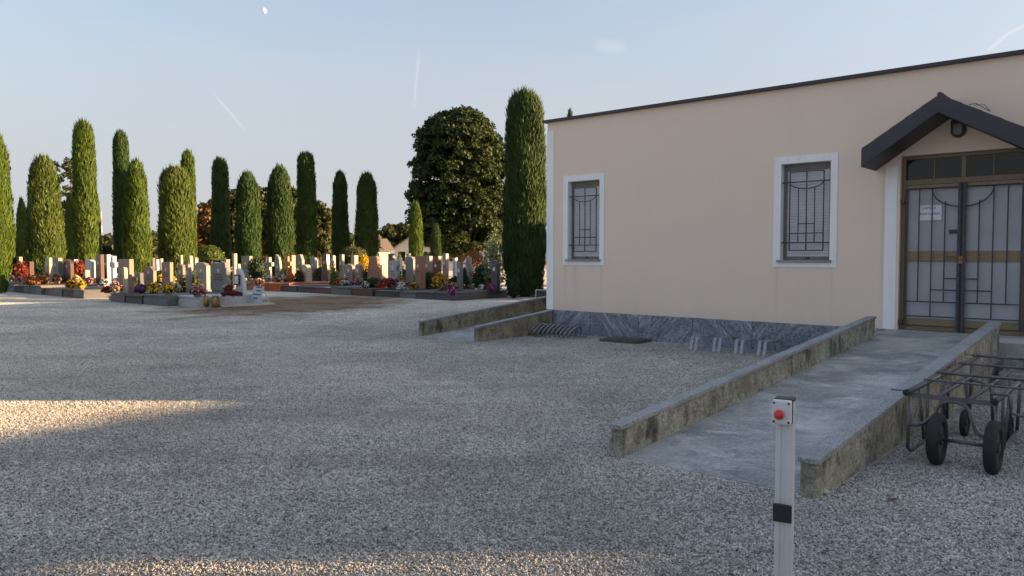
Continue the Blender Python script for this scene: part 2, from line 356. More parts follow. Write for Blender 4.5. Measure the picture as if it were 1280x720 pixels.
# ------------------------------------------------------------------ mesh building
class MB:
    def __init__(s): s.v = []; s.f = []
    def add(s, vs_, fs):
        b = len(s.v); s.v += [tuple(map(float, p)) for p in vs_]; s.f += [tuple(i+b for i in q) for q in fs]; return s
    def box(s, x0, x1, y0, y1, z0, z1):
        return s.add([(x0,y0,z0),(x1,y0,z0),(x1,y1,z0),(x0,y1,z0),(x0,y0,z1),(x1,y0,z1),(x1,y1,z1),(x0,y1,z1)],
                     [(0,3,2,1),(4,5,6,7),(0,1,5,4),(1,2,6,5),(2,3,7,6),(3,0,4,7)])
    def hexa(s, pts):                   # 4 bottom, 4 top, both counter-clockwise
        return s.add(pts, [(0,3,2,1),(4,5,6,7),(0,1,5,4),(1,2,6,5),(2,3,7,6),(3,0,4,7)])
    def prism(s, poly, y0, y1):         # polygon in x,z drawn counter-clockwise as seen from -y
        n = len(poly)
        vs_ = [(x, y0, z) for x, z in poly] + [(x, y1, z) for x, z in poly]
        fs = [tuple(range(n)), tuple(range(2*n-1, n-1, -1))] + [(i, i+n, (i+1) % n + n, (i+1) % n) for i in range(n)]
        return s.add(vs_, fs)
    def prism_x(s, poly, x0, x1):       # polygon in y,z
        n = len(poly)
        vs_ = [(x0, y, z) for y, z in poly] + [(x1, y, z) for y, z in poly]
        fs = [tuple(range(n)), tuple(range(2*n-1, n-1, -1))] + [(i, i+n, (i+1) % n + n, (i+1) % n) for i in range(n)]
        return s.add(vs_, fs)
    def tube(s, pts, r, n=8, cap=True):
        pts = [Vector(p) for p in pts]; m = len(pts)
        rr = r if isinstance(r, (list, tuple)) else [r]*m
        t0 = (pts[1]-pts[0]).normalized()
        ref = Vector((0,0,1)) if abs(t0.z) < .9 else Vector((1,0,0))
        nrm = t0.cross(ref).normalized(); vs_ = []; fs = []
        for i, p in enumerate(pts):
            a = pts[max(i-1,0)]; b = pts[min(i+1,m-1)]; t = (b-a)
            t = t.normalized() if t.length > 1e-9 else t0
            nrm = (nrm - t*nrm.dot(t)); nrm = nrm.normalized() if nrm.length > 1e-6 else t.orthogonal().normalized()
            bi = t.cross(nrm)
            for j in range(n):
                an = 2*math.pi*j/n; vs_.append(p + (nrm*math.cos(an) + bi*math.sin(an))*rr[i])
        for i in range(m-1):
            for j in range(n):
                fs.append((i*n+j, i*n+(j+1)%n, (i+1)*n+(j+1)%n, (i+1)*n+j))
        if cap:
            fs.append(tuple(range(n-1,-1,-1))); fs.append(tuple((m-1)*n+j for j in range(n)))
        return s.add(vs_, fs)
    def strip(s, pts, wx, t):           # flat bar: path in y,z, width along x, thickness t
        pts = [Vector((0, p[0], p[1])) for p in pts]; m = len(pts); x0 = wx[0]; x1 = wx[1]; vs_ = []; fs = []
        for i, p in enumerate(pts):
            a = pts[max(i-1,0)]; b = pts[min(i+1,m-1)]; d = (b-a).normalized(); nn = Vector((0, -d.z, d.y))*t*.5
            for x in (x0, x1):
                for sg in (-1, 1): q = p + nn*sg; vs_.append((x, q.y, q.z))
        for i in range(m-1):
            a = i*4; b = a+4
            fs += [(a, a+2, b+2, b), (a+1, b+1, b+3, a+3), (a, b, b+1, a+1), (a+2, a+3, b+3, b+2)]
        fs += [(0,1,3,2), ((m-1)*4, (m-1)*4+2, (m-1)*4+3, (m-1)*4+1)]
        return s.add(vs_, fs)
    def lathe(s, prof, n=16, c=(0,0,0)):
        vs_ = []; fs = []; m = len(prof)
        for r_, z in prof:
            for j in range(n):
                an = 2*math.pi*j/n; vs_.append((c[0]+r_*math.cos(an), c[1]+r_*math.sin(an), c[2]+z))
        for i in range(m-1):
            for j in range(n): fs.append((i*n+j, i*n+(j+1)%n, (i+1)*n+(j+1)%n, (i+1)*n+j))
        fs.append(tuple(range(n-1,-1,-1))); fs.append(tuple((m-1)*n+j for j in range(n)))
        return s.add(vs_, fs)
    def build(s, name, m, parent=None, smooth=False, bevel=0.0, seg=2, loc=None):
        me = bpy.data.meshes.new(name); me.from_pydata(s.v, [], s.f); me.validate()
        bm = bmesh.new(); bm.from_mesh(me); bmesh.ops.recalc_face_normals(bm, faces=bm.faces); bm.to_mesh(me); bm.free()
        me.materials.append(M[m] if isinstance(m, str) else m)
        if smooth: me.shade_smooth()
        o = bpy.data.objects.new(name, me); COL.objects.link(o)
        if parent is not None: o.parent = parent
        if loc is not None: o.location = loc
        if bevel:
            md = o.modifiers.new('bevel', 'BEVEL'); md.width = bevel; md.segments = seg; md.limit_method = 'ANGLE'; md.angle_limit = R(40)
        return o
def npmesh(name, verts, quads, m, parent=None, smooth=False):
    me = bpy.data.meshes.new(name); nv = len(verts); nf = len(quads); k_ = quads.shape[1]
    me.vertices.add(nv); me.vertices.foreach_set('co', np.ascontiguousarray(verts, dtype=np.float32).ravel())
    me.loops.add(nf*k_); me.loops.foreach_set('vertex_index', np.ascontiguousarray(quads, dtype=np.int32).ravel())
    me.polygons.add(nf); me.polygons.foreach_set('loop_start', np.arange(0, nf*k_, k_, dtype=np.int32))
    me.polygons.foreach_set('loop_total', np.full(nf, k_, dtype=np.int32))
    me.update(calc_edges=True); me.validate()
    me.materials.append(M[m] if isinstance(m, str) else m)
    if smooth: me.shade_smooth()
    o = bpy.data.objects.new(name, me); COL.objects.link(o)
    if parent is not None: o.parent = parent
    return o
def empty(name, loc, rz=0.0, label=None, cat=None, group=None):
    o = bpy.data.objects.new(name, None); COL.objects.link(o); o.location = loc; o.rotation_euler = (0, 0, rz); o.empty_display_size = .1
    if label: tag(o, label, cat, group)
    return o
def tag(o, label, cat, group=None):
    o['label'] = label; o['category'] = cat
    if group: o['group'] = group
    return o
def place(o, loc, rz=0.0): o.location = loc; o.rotation_euler = (0, 0, rz); return o
def structure(o): o['kind'] = 'structure'; return o
def stuff(o): o['kind'] = 'stuff'; return o
def arc(cx, cz, rx, rz, a0, a1, n):
    return [(cx + rx*math.cos(a0+(a1-a0)*i/n), cz + rz*math.sin(a0+(a1-a0)*i/n)) for i in range(n+1)]
def copy_tree(o, parent=None):
    c = o.copy(); COL.objects.link(c)
    if parent is not None: c.parent = parent
    for ch in [x for x in o.children]: copy_tree(ch, c)
    return c

# ================================================================== the setting
def sheet(name, pts, z, m):
    return structure(MB().add([(x, y, z) for x, y in pts], [tuple(range(len(pts)))]).build(name, m))
sheet('field', [(-2500,-400),(2500,-400),(2500,4500),(-2500,4500)], -.25, 'field')
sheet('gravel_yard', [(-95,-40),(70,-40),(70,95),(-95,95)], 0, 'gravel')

# loose gravel: real stones on the sheet, thinning out with distance
N_G = 640000
dd = np.concatenate([np.sqrt(rng.random(310000)*(8.0**2-2.6**2)+2.6**2), 8.0*np.exp(rng.random(330000)*math.log(26/8.0))])
xx = (rng.random(N_G)*2-1)*(dd*.70+.9)
lu = (xx-O.x)*UV.x + (dd-O.y)*UV.y; lv = -((xx-O.x)*WV.x + (dd-O.y)*WV.y)
keep = (lv > 0.03) | (lu < -1.47)
keep &= ~((lu > 6.61) & (lu < 8.27) & (lv < 7.55)) & ~((lu > 8.2) & (lv < 1.62)) & ~((lu > -1.47) & (lu < .18) & (lv < 2.32) & (lv > -9))
keep &= ~((lu < -12.2) & (lv < 1.5))
xx = xx[keep]; dd = dd[keep]
gv = np.zeros((len(xx), 3), np.float32); gv[:,0] = xx; gv[:,1] = dd; gv[:,2] = .001 + rng.random(len(xx))*.004
gme = bpy.data.meshes.new('gravel'); gme.vertices.add(len(gv)); gme.vertices.foreach_set('co', gv.ravel()); gme.update()
gravel = bpy.data.objects.new('gravel', gme); COL.objects.link(gravel); stuff(gravel)
gravel['label'] = 'loose grey gravel covering the yard'; gravel['category'] = 'gravel'
ng = bpy.data.node_groups.new('loose_gravel', 'GeometryNodeTree')
ng.interface.new_socket('Geometry', in_out='INPUT', socket_type='NodeSocketGeometry')
ng.interface.new_socket('Geometry', in_out='OUTPUT', socket_type='NodeSocketGeometry')
gi = ng.nodes.new('NodeGroupInput'); go = ng.nodes.new('NodeGroupOutput')
join = ng.nodes.new('GeometryNodeJoinGeometry')
for i in range(5):
    ic = ng.nodes.new('GeometryNodeMeshIcoSphere'); ic.inputs['Radius'].default_value = 1; ic.inputs['Subdivisions'].default_value = 2 if i < 2 else 1
    sp = ng.nodes.new('GeometryNodeSetPosition'); no = ng.nodes.new('ShaderNodeTexNoise'); no.noise_dimensions = '4D'
    no.inputs['Scale'].default_value = .9; no.inputs['W'].default_value = i*7.3; no.inputs['Detail'].default_value = 1
    sb = ng.nodes.new('ShaderNodeVectorMath'); sb.operation = 'SUBTRACT'; sb.inputs[1].default_value = (.5,.5,.5)
    sm = ng.nodes.new('ShaderNodeVectorMath'); sm.operation = 'SCALE'; sm.inputs['Scale'].default_value = 2.0
    ng.links.new(no.outputs['Color'], sb.inputs[0]); ng.links.new(sb.outputs[0], sm.inputs[0])
    ng.links.new(ic.outputs[0], sp.inputs[0]); ng.links.new(sm.outputs[0], sp.inputs['Offset'])
    gt = ng.nodes.new('GeometryNodeGeometryToInstance'); ng.links.new(sp.outputs[0], gt.inputs[0]); ng.links.new(gt.outputs[0], join.inputs[0])
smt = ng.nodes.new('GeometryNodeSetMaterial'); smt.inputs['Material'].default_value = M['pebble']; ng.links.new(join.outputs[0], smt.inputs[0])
iop = ng.nodes.new('GeometryNodeInstanceOnPoints'); iop.inputs['Pick Instance'].default_value = True
ng.links.new(gi.outputs[0], iop.inputs['Points']); ng.links.new(smt.outputs[0], iop.inputs['Instance'])
rr_ = ng.nodes.new('FunctionNodeRandomValue'); rr_.data_type = 'FLOAT_VECTOR'; rr_.inputs[0].default_value = (0,0,0); rr_.inputs[1].default_value = (6.28,6.28,6.28)
ng.links.new(rr_.outputs[0], iop.inputs['Rotation'])
rs_ = ng.nodes.new('FunctionNodeRandomValue'); rs_.data_type = 'FLOAT_VECTOR'; rs_.inputs[0].default_value = (.0032,.0032,.0026); rs_.inputs[1].default_value = (.0094,.0088,.0072); rs_.inputs['Seed'].default_value = 5
ng.links.new(rs_.outputs[0], iop.inputs['Scale']); ng.links.new(iop.outputs[0], go.inputs[0])
gmod = gravel.modifiers.new('stones', 'NODES'); gmod.node_group = ng

# ================================================================== the house
house = empty('cemetery_building', P(0,0), YAW, 'low beige plastered building with dark blue-grey marble base and flat roof', 'building')
HL, HD, HT = 11.6, 14.6, 4.36          # length, depth, top of plaster
holes = [(.535,1.32,1.53,3.115), (4.955,5.765,1.53,3.125), (6.785,8.425,.47,3.10)]
DEP = [.20, .20, .16]
def holed_wall(mb, u0, u1, z0, z1, holes, deps):
    us = sorted({u0,u1} | {h[0] for h in holes} | {h[1] for h in holes}); zs = sorted({z0,z1} | {h[2] for h in holes} | {h[3] for h in holes})
    for i in range(len(us)-1):
        for j in range(len(zs)-1):
            cu, cz = (us[i]+us[i+1])/2, (zs[j]+zs[j+1])/2
            if any(h[0] < cu < h[1] and h[2] < cz < h[3] for h in holes): continue
            mb.add([(us[i],0,zs[j]),(us[i+1],0,zs[j]),(us[i+1],0,zs[j+1]),(us[i],0,zs[j+1])], [(0,1,2,3)])
    for (a,b,c,d), e in zip(holes, deps):
        for q in ([(a,0,c),(a,0,d),(a,e,d),(a,e,c)], [(b,0,c),(b,e,c),(b,e,d),(b,0,d)], [(a,0,d),(b,0,d),(b,e,d),(a,e,d)], [(a,0,c),(a,e,c),(b,e,c),(b,0,c)]):
            mb.add(q, [(0,1,2,3)])
w_ = MB(); holed_wall(w_, 0, HL, -.2, HT, holes, DEP)
for q in ([(0,0,-.2),(0,0,HT),(0,HD,HT),(0,HD,-.2)], [(HL,0,-.2),(HL,HD,-.2),(HL,HD,HT),(HL,0,HT)], [(0,HD,-.2),(0,HD,HT),(HL,HD,HT),(HL,HD,-.2)]): w_.add(q, [(0,1,2,3)])
w_.build('plaster_wall', 'plaster', house)
MB().box(-.02,HL+.02,-.02,HD+.02,HT+.001,HT+.035).build('roof', 'roof_top', house)
r_ = MB()
for a,b,c,d in ((-.085,HL+.085,-.085,-.02),(-.085,HL+.085,HD+.02,HD+.085),(-.085,-.02,-.0195,HD+.0195),(HL+.02,HL+.085,-.0195,HD+.0195)): r_.box(a,b,c,d,HT+.003,HT+.052)
r_.build('roof_edge', 'fascia', house)
MB().box(-.014,.172,-.014,.172,.485,4.175).build('corner_strip', 'white', house, bevel=.004)
for i in range(6):                       # socle: upright slabs with open joints
    a = .0 + i*1.125; b = min(a+1.121, 6.608)
    if b - a > .05:
        s_ = MB().box(0,b-a,-.024,.006,-.1,.482).build('socle_slab', 'marble', house, bevel=.003, seg=1); s_.location = (a,0,0)
        if i % 2: s_.scale = (-1,1,1); s_.location = (b,0,0)
for i in range(5):
    s_ = MB().box(-.022,.006,0,1.35,-.1,.480).build('socle_slab', 'marble', house, bevel=.003, seg=1); s_.location = (0,.01+i*1.354,0)
for i in range(3):
    s_ = MB().box(0,.97,-.022,.006,-.1,.478).build('socle_slab', 'marble', house, bevel=.003, seg=1); s_.location = (8.43+i*.974,0,0)
# door surround strips
MB().box(6.578,6.748,-.012,.005,.484,2.96).build('door_strip', 'white', house, bevel=.003)
MB().box(8.462,8.632,-.012,.005,.484,2.96).build('door_strip', 'white', house, bevel=.003)

def window(u0, u1, z0, z1, parent):
    cx = (u0+u1)/2; W2 = (u1-u0)/2; b = .117
    o_ = empty('window', (cx,0,0)); o_.parent = parent
    s_ = MB()
    s_.box(-W2-b,-W2,-.013,.006,z0-.115,z1+.115); s_.box(W2,W2+b-.01,-.013,.006,z0-.115,z1+.115)
    s_.box(-W2+.001,W2-.001,-.0128,.006,z1,z1+.115); s_.box(-W2+.001,W2-.001,-.0128,.006,z0-.115,z0-.032); s_.build('surround', 'white', o_)
    rv = MB(); rv.box(-W2+.001,-W2+.004,-.0125,.198,z0,z1-.004); rv.box(W2-.004,W2-.001,-.0125,.198,z0,z1-.004); rv.box(-W2+.004,W2-.004,-.0125,.198,z1-.004,z1-.001); rv.build('reveal', 'white', o_)
    MB().box(-W2-.045,W2+.03,-.055,.195,z0-.032,z0+.003).build('sill', 'sill', o_, bevel=.004)
    f_ = MB(); y0, y1 = .120, .175
    f_.box(-W2+.005,-W2+.06,y0,y1,z0+.004,z1-.005); f_.box(W2-.06,W2-.005,y0,y1,z0+.004,z1-.005)
    f_.box(-W2+.06,W2-.06,y0+.002,y1,z1-.115,z1-.005); f_.box(-W2+.06,W2-.06,y0+.002,y1,z0+.004,z0+.055); f_.build('frame', 'dark_wood', o_, bevel=.003)
    sh = MB(); n = 30; zt = z1-.116; zb = z0+.056; h = (zt-zb)/n
    for i in range(n):
        z = zb + i*h
        sh.add([(-W2+.061,.140,z),(W2-.061,.140,z),(W2-.061,.131,z+h*.22),(-W2+.061,.131,z+h*.22),(W2-.061,.131,z+h*.80),(-W2+.061,.131,z+h*.80),(W2-.061,.140,z+h*.985),(-W2+.061,.140,z+h*.985)],
               [(0,1,2,3),(3,2,4,5),(5,4,6,7)])
    sh.box(-W2+.061,W2-.061,.1405,.17,zb,zt)
    stuff(sh.build('shutter_slats', 'shutter', o_))
    MB().box(-.012,.03,.095,.13,z0+.03,z0+.052).build('latch', 'black', o_)
    g = MB(); y = .030; rb = .0085; gl_, gr = -.275+.01, .275+.01
    Z = lambda d: z0 + d                  # heights above the sill
    zt, zb = z1-.145, z0+.165; zm = zt-.165
    def br(a, c, r_=rb): g.tube([(a[0],y,a[1]),(c[0],y,c[1])], r_, 6)
    br((gl_,zb),(gl_,zt),.010); br((gr,zb),(gr,zt),.010); br((gl_,zt),(gr,zt)); br((gl_,zb),(gr,zb)); cxx = (gl_+gr)/2; br((cxx,zb),(cxx,zt),.010)
    br((-W2+.01,zm),(W2-.01,zm),.011); zl = zb+.125; br((-W2+.01,zl),(W2-.01,zl),.011)
    hw = (gr-gl_)/2
    g.tube([(x,y-.012,z) for x, z in arc(cxx, zm, hw, .115, math.pi, 2*math.pi, 12)], .009, 6)
    for sx in (-1, 1): br((cxx+sx*hw*.48, zl), (cxx+sx*hw*.48, zm-.098))
    br((gl_,zl+.155),(gr,zl+.155)); br((cxx-hw*.48,zl+.31),(cxx+hw*.48,zl+.31))
    g.build('grille', 'iron', o_, smooth=True)
    return o_
window(.535,1.32,1.53,3.115,house); window(4.955,5.765,1.53,3.125,house)

# door: timber frame, four panels, fanlight, iron gate leaves in front
door = empty('door', (7.605,0,0)); door.parent = house
L_, R_ = -.819, .819
fr = MB(); y0, y1 = .085, .155
fr.box(L_,L_+.055,y0,y1,.48,3.099); fr.box(R_-.055,R_,y0,y1,.48,3.099); fr.box(L_+.055,R_-.055,y0,y1,3.045,3.099)
fr.box(L_+.055,R_-.055,y0+.001,y1,2.665,2.745); fr.build('frame', 'wood', door, bevel=.004)
for i in range(4):
    a = L_+.06 + i*.3795; MB().box(a+.012,a+.366,.110,.130,2.748,3.042).build('transom_pane', 'glass', door)
for i in (1,2,3): a = L_+.06 + i*.3795; MB().box(a-.012 if i != 2 else a-.03, a+.010 if i != 2 else a+.03, .09,.15,2.746,3.044).build('mullion', 'wood', door, bevel=.003)
for sx in (-1, 1):
    xs = sorted((sx*.003, sx*.763)); a, b = xs
    lf = empty('door_leaf', (0,0,0)); lf.parent = door
    for xa, xb in ((a,a+.035),(b-.035,b)): MB().box(xa,xb,.095,.145,.485,2.664).build('stile', 'wood', lf, bevel=.003)
    for zr0, zr1 in ((2.60,2.663),(1.515,1.675),(.486,.66)): MB().box(a+.035,b-.035,.096,.144,zr0,zr1).build('rail', 'wood_rail', lf, bevel=.003)
    MB().box(a+.035,b-.035,.112,.130,1.675,2.60).build('panel', 'panel', lf); MB().box(a+.035,b-.035,.112,.130,.66,1.515).build('panel', 'panel', lf)
MB().box(-.17,-.055,.090,.1115,1.93,1.985).build('letter_plate', 'black', door, bevel=.003)
g = MB(); y = .045
def bar(a, c, r_=.010): g.tube([(a[0],y,a[1]),(c[0],y,c[1])], r_, 6)
for sx in (-1, 1):
    g = MB()
    e0, e1 = sx*.032, sx*.735
    xs = [e1 - sx*(.735-.045)*q for q in (0,.25,.5,.75,1)]
    bar((e1,.55),(e1,2.60),.012); bar((e0,.50),(e0,2.66),.024); bar((e0,2.60),(e1,2.60),.012); bar((e0,.70),(e1,.70)); bar((e0,.92),(e1,.92)); bar((e0,.56),(e1,.56))
    bar((xs[1],.92),(xs[1],2.6)); bar((xs[2],.70),(xs[2],2.6)); bar((xs[3],.92),(xs[3],2.40))
    bar((xs[2],1.10),(e0,1.10)); bar((xs[3],1.27),(e0,1.27))
    ar = [(sx*(math.cos(t)*.39), y-.012, 2.585-.27*math.sin(t)) for t in np.linspace(0, math.pi/2-.10, 9)]
    g.tube(ar, .010, 6)
    for z in (.60,2.42): g.box(min(e1,sx*.82),max(e1,sx*.82),y-.012,y+.012,z-.012,z+.012); g.box(sx*.785-.022,sx*.785+.022,y-.03,y+.02,z-.03,z+.03)
    g.build('gate_leaf', 'iron', door, smooth=False)
h_ = MB(); h_.tube([(-.20,.03,1.60),(-.07,.03,1.60)], .012, 8); h_.box(-.10,-.055,.03,.09,1.575,1.625); h_.tube([(-.03,.01,1.55),(.05,.01,1.555),(.05,.01,1.51)], .012, 8); h_.box(-.03,.03,.012,.04,1.49,1.60)
h_.build('handle', 'brass', door, smooth=False)
MB().box(L_-.01,R_+.01,-.03,.10,.455,.484).build('threshold', 'sill', door, bevel=.004)

# canopy over the door
can = empty('canopy', (7.43,0,0)); can.parent = house
V = .72; hw, zp, ze, th = 1.0, 3.815, 3.165, .265
hw2 = 1.20; ze2 = 3.145
prof = [(-hw,ze),(-hw,ze-th),(0,zp-th*.88),(hw2,ze2-th),(hw2,ze2),(0,zp)]
fa = MB()
fa.add([(x,-V,z) for x,z in prof]+[(x,-V+.05,z) for x,z in prof], [(0,1,2,5),(5,2,3,4),(6,11,8,7),(11,10,9,8),(0,6,7,1),(4,3,9,10),(0,5,11,6),(5,4,10,11),(1,7,8,2),(2,8,9,3)])
fa.build('fascia', 'fascia', can, bevel=.006)
def slab4(mb, a, b, y0, y1, t): (x0,z0),(x1,z1) = a, b; mb.hexa([(x0,y0,z0-t),(x1,y0,z1-t),(x1,y1,z1-t),(x0,y1,z0-t),(x0,y0,z0),(x1,y0,z1),(x1,y1,z1),(x0,y1,z0)])
so_ = MB(); slab4(so_, (-hw+.002,ze-.01), (-.001,zp-.01), -V+.052, -.004, .10); slab4(so_, (.001,zp-.01), (hw2-.002,ze2-.01), -V+.052, -.004, .10)
so_.build('roof_deck', 'fascia', can)
for a_, b_ in (((-hw+.003,ze-th+.024), (-.001,zp-th*.88+.023)), ((.001,zp-th*.88+.023), (hw2-.003,ze2-th+.024))):
    sf = MB(); slab4(sf, a_, b_, -V+.053, -.003, .020); sf.build('soffit_board', 'fascia', can)
sf = MB(); sf.box(-hw+.002,-hw+.03,-V+.053,-.003,ze-th+.026,ze-.115); sf.build('eave_board', 'fascia', can)
sf = MB(); sf.box(hw2-.03,hw2-.002,-V+.053,-.003,ze2-th+.026,ze2-.115); sf.build('eave_board', 'fascia', can)
for sgn, (ex, ez) in ((-1,(-hw,ze)), (1,(hw2,ze2))):
    for row in range(5):
        for c_ in range(3):
            t0, t1 = row/5, (row+1)/5+.03
            a0 = (ex*t0, zp+(ez-zp)*t0+.012); a1 = (ex*min(t1,1.0), zp+(ez-zp)*min(t1,1.0)+.02)
            y0_ = -V+.03 + c_*.23
            tb = MB(); p0, p1 = (a0, a1) if sgn > 0 else (a1, a0)
            slab4(tb, p0, p1, y0_, y0_+.222, .014); tb.build('roof_tile', 'roof_tile', can)
MB().tube([(.01,-V+.02,zp+.012),(.01,-.01,zp+.012)], .035, 8).build('ridge_cap', 'fascia', can)
rg = MB(); rg.tube([(.42,-V+.02,zp-.19),(.55,-V-.005,zp-.20),(.62,-V+.02,zp-.30)], .004, 5); rg.tube([(.36,-V+.05,zp-.17),(.45,-V+.01,zp-.17),(.60,-V+.04,zp-.285)], .005, 5); rg.build('loose_wire', 'iron', can)
# dark bulkhead lamp in the gable
lamp = empty('wall_lamp', (7.545,0,3.43)); lamp.parent = house
lb = MB(); lb.prism(arc(0,-.035,.095,.095,math.pi,2*math.pi,12)+[(.095,.12),(-.095,.12)], -.055, .0); lb.build('lamp_body', 'black', lamp, bevel=.008)
lg = MB(); lg.prism(arc(0,-.035,.066,.066,math.pi,2*math.pi,12)+[(.066,.075),(-.066,.075)], -.085, -.056); lg.build('lamp_glass', 'lamp_glass', lamp, bevel=.012)
MB().box(-.125,-.105,-.012,.0,-.02,.22).build('conduit', 'white', lamp)

# paper notice taped to the left leaf
note = empty('paper_notice', P(7.175,-.098,2.13), YAW, 'white printed paper notice fixed behind the door grille, left of the handle', 'notice')
MB().box(-.155,.155,-.003,0,0,.225).build('sheet', 'paper', note)
def text(name, body, size, loc, m, parent, align='CENTER', rot=(math.pi/2,0,0), ext=.0006):
    c = bpy.data.curves.new(name, 'FONT'); c.body = body; c.size = size; c.align_x = align; c.extrude = ext; c.materials.append(M[m])
    o = bpy.data.objects.new(name, c); COL.objects.link(o)
    dg = bpy.context.evaluated_depsgraph_get(); me = bpy.data.meshes.new_from_object(o.evaluated_get(dg)); bpy.data.objects.remove(o)
    if not me.materials: me.materials.append(M[m])
    o = bpy.data.objects.new(name, me); COL.objects.link(o); o.parent = parent; o.location = loc; o.rotation_euler = rot; return o
text('lettering', 'CAMERA', .048, (-.015,-.0038,.168), 'ink', note); text('lettering', 'MORTUARIA', .048, (0,-.0038,.082), 'ink', note)

# ================================================================== main ramp
ramp = empty('access_ramp', P(7.44,7.55), YAW, 'long grey slate ramp between mossy concrete side walls leading up to the door', 'ramp')
def yv(v): return 7.55 - v
fl = MB(); x0, x1 = -.722, .698
fl.prism_x([(yv(7.50),-.1),(yv(7.50),.004),(yv(.55),.465),(yv(.03),.468),(yv(.03),-.1)], x0, x1); fl.build('ramp_floor', 'slate', ramp)
ld = MB(); ld.box(-.825,-.7225,yv(.88),yv(.03),-.1,.467); ld.box(.6985,3.2,yv(.88),yv(.03),-.1,.467); ld.build('landing', 'slate', ramp, bevel=.006)
sp_ = MB(); sp_.box(.9,3.2,yv(1.22),yv(.882),-.1,.31); sp_.box(.9,3.2,yv(1.56),yv(1.222),-.1,.155); sp_.build('side_steps', 'slate', ramp, bevel=.006)
def side_wall(parent, xa, xb, yf, yr, zf, zr, m, nco, zb=-.1, cop='coping', lip=.016, jit=.0):
    sw = MB(); n = 24; vs_ = []; fs_ = []
    sw.prism_x([(yf,zb),(yr,zb),(yr,zr),(yf,zf)], xa, xb)
    o_ = sw.build('side_wall', m, parent, bevel=.006)
    for i in range(nco):
        a, b = i/nco, (i+1)/nco
        y0_, y1_ = yf-.012+(yr-yf+.02)*a+.002, yf-.012+(yr-yf+.02)*b-.002; z0_, z1_ = zf+(zr-zf)*a+.001, zf+(zr-zf)*b+.001
        j = random.uniform(-.003,.003)
        MB().prism_x([(y0_,z0_+j),(y1_,z1_+j),(y1_,z1_+.036+j),(y0_,z0_+.036+j)], xa-lip+j, xb+lip+j).build('coping_slab', cop, o_, bevel=.004)
    return o_
side_wall(ramp, -.808, -.722, 0, yv(.90), .232, .700, 'old_concrete', 5)
side_wall(ramp, .698, .808, -.01, yv(.92), .232, .700, 'old_concrete', 5)

# far ramp beside the house
ramp2 = empty('access_ramp', P(-.64,2.30), YAW, 'shorter far ramp with brown concrete walls running along the left flank of the building', 'ramp')
def y2(v): return 2.30 - v
MB().prism_x([(y2(2.26),-.1),(y2(2.26),.004),(y2(-5),.52),(y2(-6.6),.525),(y2(-6.6),-.1)], -.728, .700).build('ramp_floor', 'slate', ramp2)
side_wall(ramp2, -.808, -.728, 0, y2(-6.6), .275, 1.00, 'old_concrete_far', 7)
side_wall(ramp2, .700, .795, .02, y2(.03), .245, .440, 'old_concrete_far', 2)

# ================================================================== bicycle racks, cover
def rack_base(mb, x0, x1, y, t=.006, w=.04): mb.box(x0,x1,y,y+w,0.002,t+.002)
rk = empty('bicycle_rack', P(4.45,.55), YAW, 'galvanised bicycle rack with square hoops in front of the marble base near the main ramp', 'bicycle rack')
b_ = MB(); b_.box(-.78,.75,-.33,-.29,.002,.010); b_.box(-.78,.75,.24,.28,.002,.010); b_.build('base_bar', 'galv', rk)
for hx in (-.665,-.577,-.25,-.156,.133,.232,.52,.615):
    pth = [(-.315,.011),(-.265,.19)] + [(-.265+.045*(1-math.cos(t)), .19+.045*math.sin(t)) for t in np.linspace(.2,1.45,5)] + [(.20,.225)] + [(.20+.04*math.sin(t), .185+.04*math.cos(t)) for t in np.linspace(.1,1.5,5)] + [(.26,.011)]
    MB().strip(pth, (hx-.026,hx+.026), .012).build('hoop', 'galv', rk)
rk1 = empty('bicycle_rack', P(.70,.50), YAW+R(0), 'low dull steel bicycle rack with round hoops, beside the near wall of the far ramp', 'bicycle rack')
b_ = MB(); b_.tube([(-.58,-.33,.012),(.40,-.36,.012)], .014, 8); b_.tube([(-.56,.10,.03),(.62,.07,.03)], .014, 8); b_.tube([(-.50,.02,.20),(.55,-.02,.205)], .010, 8); b_.build('base_bar', 'dull_steel', rk1, smooth=True)
for i in range(10):
    hx = -.53 + i*.108
    pts = [(hx + .115*math.sin(t) , -.12 - .20*math.cos(t), .018 + .225*math.sin(t)) for t in np.linspace(0.02, math.pi-.02, 15)]
    MB().tube(pts, .016, 8).build('hoop', 'dull_steel', rk1, smooth=True)
cv = empty('stone_cover', P(2.20,.42), YAW+R(2), 'dark mossy stone slab lying on the gravel between the two bicycle racks', 'cover slab')
MB().box(-.40,.40,-.28,.28,-.02,.048).build('slab', 'lid', cv, bevel=.012); MB().box(-.34,.34,-.22,.22,.046,.060).build('raised_panel', 'lid', cv, bevel=.006)

# ================================================================== call post
post = empty('call_post', (1.222,3.40,0), YAW+R(11), 'pale grey aluminium post with red stop button and black block on its shaft', 'post')
pb = MB(); wd = .036
poly = [(-wd,-.036),(-.014,-.036),(-.012,-.030),(.012,-.030),(.014,-.036),(wd,-.036),(wd,.036),(-wd,.036)]
pb.add([(x,y,0) for x,y in poly]+[(x,y,.958) for x,y in poly], [tuple(range(7,-1,-1)), tuple(range(8,16))]+[(i,(i+1)%8,(i+1)%8+8,i+8) for i in range(8)])
pb.build('shaft', 'alu', post, bevel=.003)
bx = empty('button_box', (-.006,0,.862)); bx.parent = post
MB().box(-.040,.040,-.076,-.040,0,.105).build('housing', 'grey_box', bx, bevel=.007); MB().box(-.038,.042,-.040,.038,.0,.1085).build('back_shell', 'black', bx, bevel=.004)
nb = MB(); nb.lathe([(.0,.0),(.017,0),(.017,.010),(.0215,.012),(.0215,.024),(.017,.031),(.0,.033)], 20)
no_ = nb.build('stop_knob', 'red', bx, smooth=True); no_.location = (-.006,-.076,.046); no_.rotation_euler = (math.pi/2,0,0)
